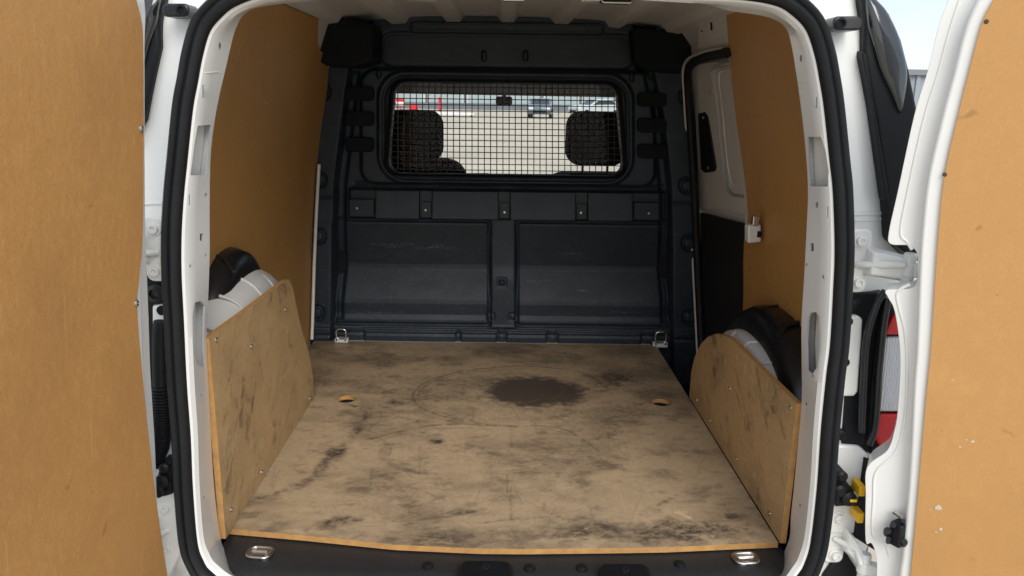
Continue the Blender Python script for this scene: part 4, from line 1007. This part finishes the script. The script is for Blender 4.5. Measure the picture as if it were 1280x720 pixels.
set_attr(me, 'stain', stain); set_attr(me, 'pale', pale)
bm = bmesh.new(); bm.from_mesh(me); bmesh.ops.delete(bm, geom=[v for v in bm.verts if not v.link_faces], context='VERTS')
be = [e for e in bm.edges if len(e.link_faces) == 1]
r_ = bmesh.ops.extrude_edge_only(bm, edges=be); nv = [g for g in r_['geom'] if isinstance(g, bmesh.types.BMVert)]; nf = [g for g in r_['geom'] if isinstance(g, bmesh.types.BMFace)]
for v in nv: v.co.z -= T
for f in nf: f.material_index = 1
bm.to_mesh(me); bm.free(); me.materials.append(PLY); me.materials.append(EDGE); me.shade_smooth(); me.set_sharp_from_angle(angle=R(40))
PF = bpy.data.objects.new('plywood_floor', me); COL.objects.link(PF); PF.location = (0, 0, .0)
tag(PF, 'stained brown plywood sheet with dark round spot lying on the load floor', 'floor board')
# dark wells under the finger holes
for hx, hy in holes:
    o = part(MB().lathe((hx, hy, -.0155), (0, 0, 1), [(.04, 0), (.04, .0008)], 20), 'floor_hole', SATIN)

def side_board(sg, poly_px, X, screws, label, seed):
    P = [atx(x, y, X) for x, y in poly_px]; ring = [(p.y, p.z) for p in P]
    a = np.array(ring); y0, y1, z0, z1 = a[:, 0].min(), a[:, 0].max(), a[:, 1].min(), a[:, 1].max()
    # triangulated face with enough points for the grime: regular grid pulled inside the outline
    top = lambda y: None
    n1, n2 = 260, 150
    ys_ = np.linspace(y0, y1, n1)
    # outline is single-valued in y: bottom edge is the floor, top edge from the polygon
    tp = np.array(sorted([(y, z) for y, z in ring if z > .03] ))
    ends = [(min(y for y, z in ring if z <= .03), 0), (max(y for y, z in ring if z <= .03), 0)]
    zt = np.interp(ys_, tp[:, 0], tp[:, 1]); 
    far = ys_ > tp[-1, 0]; zt = np.where(far, np.interp(ys_, [tp[-1, 0], y1 + 1e-6], [tp[-1, 1], .02]), zt)
    Yg, Vg = np.meshgrid(ys_, np.linspace(0, 1, n2)); Zg = .002 + (zt[None, :] - .002) * Vg
    w1 = fbm(Yg * 14, Zg * 14, 4, seed) - .5; w2 = fbm(Yg * 14 + 9, Zg * 14 + 3, 4, seed + 1) - .5
    k_ = .75 if sg < 0 else 1.0
    n_a = fbm(Yg * 5, Zg * 6, 5, seed + 2, gain=.6); n_b = fbm((Yg + w1 * .12) * 26, (Zg + w2 * .12) * 13, 6, seed + 3, gain=.66); n_c = fbm(Yg * 110, Zg * 80, 4, seed + 4, gain=.6)
    s_ = .20 * sstep(.45, .7, n_a) + .55 * sstep(.62, .69, n_b) * sstep(.42, .58, n_a) + .16 * sstep(.55, .75, n_c)
    s_ += .42 * sstep(.66, .72, fbm((Yg * .9 + Zg * .8) * 12, (Zg * .9 - Yg * .8) * 60, 5, seed + 5, gain=.6)) + .22 * (1 - sstep(.0, .10, Zg + w1 * .10))
    s_ *= k_
    p_ = .5 * sstep(.80, .86, fbm(Yg * 45, Zg * 45, 2, seed + 6)) + .25 * sstep(.60, .72, fbm(Yg * 14 + 4, Zg * 20, 5, seed + 7, gain=.65))
    XX = np.full_like(Yg, X); co = np.stack([XX, Yg, Zg], -1).reshape(-1, 3)
    idx = np.arange(n1 * n2).reshape(n2, n1); q = np.stack([idx[:-1, :-1], idx[:-1, 1:], idx[1:, 1:], idx[1:, :-1]], -1).reshape(-1, 4)
    me = bpy.data.meshes.new('plywood_side_board'); me.from_pydata(co.tolist(), [], q.tolist()); set_attr(me, 'stain', np.clip(s_, 0, .8)); set_attr(me, 'pale', p_)
    bm = bmesh.new(); bm.from_mesh(me); be = [e for e in bm.edges if len(e.link_faces) == 1]
    r_ = bmesh.ops.extrude_edge_only(bm, edges=be); nv = [g for g in r_['geom'] if isinstance(g, bmesh.types.BMVert)]
    for g in r_['geom']:
        if isinstance(g, bmesh.types.BMFace): g.material_index = 1
    for v in nv: v.co.x += sg * .014
    bmesh.ops.contextual_create(bm, geom=[e for e in bm.edges if len(e.link_faces) == 1])
    bmesh.ops.recalc_face_normals(bm, faces=bm.faces); bm.to_mesh(me); bm.free()
    me.materials.append(PLYS); me.materials.append(EDGE); me.shade_smooth(); me.set_sharp_from_angle(angle=R(40))
    o = bpy.data.objects.new('plywood_side_board', me); COL.objects.link(o); tag(o, label, 'board', 'plywood boards over the wheel arches')
    for x, y in screws: subi('screw', SCREW, atx(x, y, X) + Vector((-sg * .0005, 0, 0)), (-sg, 0, 0), o, (1.15, 1.15, 1))
    return o
side_board(-1, [(282, 669), (266, 419), (300, 394), (340, 364), (356, 351), (361, 349), (366, 360), (372, 390), (378, 415), (386, 440), (391, 470), (393, 498)], -.645,
           [(270, 425), (314, 433), (357, 387), (387, 498), (289, 637), (327, 590)], 'tall stained plywood board along the left wheel arch', 61)
side_board(1, [(975, 680), (994, 503), (950, 460), (915, 424), (905, 419), (895, 417), (885, 421), (876, 430), (868, 447), (864, 465), (862, 497)], .645,
           [(988, 510), (912, 486), (871, 500), (888, 526), (921, 574), (962, 642)], 'low stained plywood board with rounded end along the right wheel arch', 81)

def wall_panel(sg, poly, label, screws, off):
    """a sheet bent to the wall: rows in height, each from the rear pillar to the front edge"""
    P = [atw(x, y, sg, off) for x, y in poly]; zz = np.array([p.z for p in P]); yy = np.array([p.y for p in P]); k = np.argsort(zz)
    zs_ = np.linspace(zz.min(), zz.max(), 70); ye = np.interp(zs_, zz[k], yy[k])
    f = [[Vector((sg * (wx(z) + off), y0 + (e - y0) * t, z)) for t in np.linspace(0, 1, 12)] for z, e in zip(zs_, ye) for y0 in (.045,)]
    b = [[p + Vector((sg * .004, 0, 0)) for p in l] for l in f]
    mb = MB(); nL = len(f); nC = 12
    mb.loft(f, closed=False); mb.loft(b, closed=False)
    rim = [(0, c) for c in range(nC)] + [(r, nC - 1) for r in range(1, nL)] + [(nL - 1, c) for c in range(nC - 2, -1, -1)] + [(r, 0) for r in range(nL - 2, 0, -1)]
    m_ = len(rim); off_ = nL * nC
    for i in range(m_):
        a, c = rim[i], rim[(i + 1) % m_]; i0, i1 = a[0] * nC + a[1], c[0] * nC + c[1]; mb.f.append((i0, i1, i1 + off_, i0 + off_)); mb.m.append(0)
    o = mb.build('hardboard_wall_panel', HB_WALL); tag(o, label, 'wall panel', 'hardboard panels lining the side walls')
    for x, y in screws: subi('screw', SCREW, atw(x, y, sg, off), (-sg, 0, 0), o, (1.1, 1.1, 1))
    return o
wall_panel(-1, [(389, 424), (390, 400), (392, 330), (395, 260), (398, 200), (404, 150), (409, 112), (412, 78), (411, 73), (397, 60), (397, 52), (398, 27), (398, 24)], 'full length brown hardboard panel lining the left side wall',
           [(317, 257), (355, 287), (373, 280), (332, 129)], 0)
wall_panel(1, [(925, 470), (926, 430), (928, 400), (929, 330), (930, 300), (934, 285), (935, 270), (932, 235), (926, 190), (920, 150), (914, 100), (910, 50), (907, 14), (907, 10)], 'short brown hardboard panel lining the right side wall beside the side door',
           [(985, 379), (958, 240)], 0)

# ------------------------------------------------------------------ seen through the cab and past the door
def gy(px, py):    # ground point under a pixel
    return atz(px, py, GZ)
def building(name, x0, x1, Y, h, d, colr, label, panels=0, cap=None, corr=0):
    o = empty(name, ((x0 + x1) / 2, Y, GZ)); tag(o, label, 'building')
    m = mat(name + '_cladding', colr, .6, var=.1, vscale=.3)
    def ch(mb, nm, m_, bevel=0): c_ = mb.build(nm, m_, o, bevel); c_.matrix_parent_inverse = Matrix.Translation((-(x0 + x1) / 2, -Y, -GZ)); return c_
    ch(MB().box(((x0 + x1) / 2, Y + d / 2, GZ + h / 2), (x1 - x0, d, h)), 'wall', m)
    ch(MB().box(((x0 + x1) / 2, Y + d / 2, GZ + h + .1), (x1 - x0 + .4, d + .4, .2)), 'roof_edge', mat('roof_edge_grey', (.18, .19, .2), .5))
    return o, ch
b1, ch1 = building('retail_building', -34, 42, 86, 6.5, 20, (.62, .68, .68), 'long pale building with window bays seen through the windscreen')
fr = mat('shopfront_frame', (.10, .11, .12), .5); gl = mat('shopfront_glass', (.34, .42, .43), .15)
for k in range(17):
    x = -32 + 4.3 * k; w_ = ch1(MB().box((x, 85.94, GZ + 1.65), (3.5, .12, 2.1)), 'window', gl)
    ch1(MB().box((x + 2.15, 85.90, GZ + 1.6), (.25, .2, 3.2)), 'pier', fr)
ch1(MB().box((4, 85.8, GZ + .35), (76, .4, .7)), 'plinth', mat('grey_plinth', (.13, .15, .17), .7))
ch1(MB().box((4, 85.7, GZ + 3.5), (76, .5, .35)), 'fascia', mat('white_fascia', (.75, .77, .76), .5))
# red signs on posts
for px, py, w_, h_, Y, lab in ((500, 128, .75, .75, 70, 'red sign with white band at far left of the forecourt'), (517, 134, .8, .45, 69, 'small low red board on the forecourt'), (550, 130, .28, 1.15, 68, 'tall narrow red flag sign on the forecourt')):
    p = at(px, py, Y); o = empty('roadside_sign', (p.x, Y, GZ)); tag(o, lab, 'sign')
    RED = mat('red_sign', (.55, .02, .03), .4)
    zc = max(p.z - GZ, h_ / 2 + .05)
    c_ = MB().box((0, 0, zc), (w_, .06, h_)).build('board', RED, o); MB().tube([(0, .05, 0), (0, .05, zc)], .04, 8).build('post', fr, o)
    if py == 128: MB().box((0, -.04, zc - .1), (w_ * .9, .02, .3)).build('band', mat('white_fascia', (.75, .77, .76)), o)
# parked cars at the far side
def car(px, Y, colr, yaw, label, cname):
    p = at(px, 140, Y); o = empty('parked_car', (p.x, Y, GZ)); o.rotation_euler.z = yaw; tag(o, label, 'car', 'cars parked across the forecourt')
    m = mat(cname, colr, .25, coat=1.)
    side = [(-2.1, .35), (-2.12, .75), (-1.95, .92), (-1.0, 1.0), (-.35, 1.42), (.9, 1.46), (1.7, 1.05), (2.08, .95), (2.1, .4), (1.9, .3), (-1.9, .3)]
    MB().prism([(x, -.85, z) for x, z in side], (0, 1.7, 0)).build('body', m, o, .08, 3)
    gl_ = mat('car_glass', (.03, .04, .05), .08)
    MB().prism([(x, -.862, z) for x, z in ((-.85, 1.0), (-.33, 1.34), (.85, 1.38), (1.35, 1.05))], (0, 1.724, 0)).build('side_window', gl_, o, .02)
    MB().add([(-1.02, -.68, 1.02), (-1.02, .68, 1.02), (-.40, .6, 1.40), (-.40, -.6, 1.40)], [(0, 1, 2, 3)]).build('windscreen', gl_, o)
    for x in (-1.35, 1.3):
        for y in (-.78, .78):
            w_ = MB().lathe((x, y - .1, .32), (0, 1, 0), [(.30, 0), (.32, .03), (.32, .17), (.30, .2)], 20).build('wheel', RUBBER, o); MB().lathe((x, y - .11 if y < 0 else y + .09, .32), (0, 1, 0), [(.19, 0), (.19, .02)], 14).build('rim', CHROME, w_)
    for y in (-.6, .6): MB().box((-2.1, y, .72), (.06, .34, .14)).build('headlight', mat('car_lamp', (.7, .7, .7), .1), o, .02)
    MB().box((-2.12, 0, .5), (.05, .9, .16)).build('grille', PLASTB, o)
car(676, 57, (.10, .14, .17), R(84), 'dark blue grey car parked facing the van, seen through the windscreen', 'car_blue_grey')
car(745, 60, (.50, .55, .57), R(25), 'silver car parked at an angle, right of the dark car', 'car_silver')
b_ = empty('low_barrier', (at(567, 150, 56).x, 56, GZ)); tag(b_, 'low white barrier rail left of the parked cars, seen through the grille', 'barrier')
MB().box((0, 0, .22), (3.0, .12, .18)).build('rail', mat('white_fascia', (.75, .77, .76)), b_, .02)
for x in (-1.3, 0, 1.3): MB().box((x, .1, .16), (.1, .1, .32)).build('post', fr, b_)
# corrugated shed seen between the right corner lamp and the open door
o, ch2 = building('metal_shed', 15.2, 40, 28, 2.6, 10, (.28, .31, .35), 'grey metal clad shed beyond the right rear door')
p = at(1150, 92, 28); hsh = p.z - GZ
for c_ in list(o.children):
    if c_.name.startswith('wall') : c_.scale.z = 1
shm = mat('metal_shed_cladding', (.28, .31, .35))
for k in range(60):
    ch2(MB().box((15.3 + k * .4, 27.96, GZ + 1.3), (.14, .08, 2.6)), 'cladding_rib', shm)
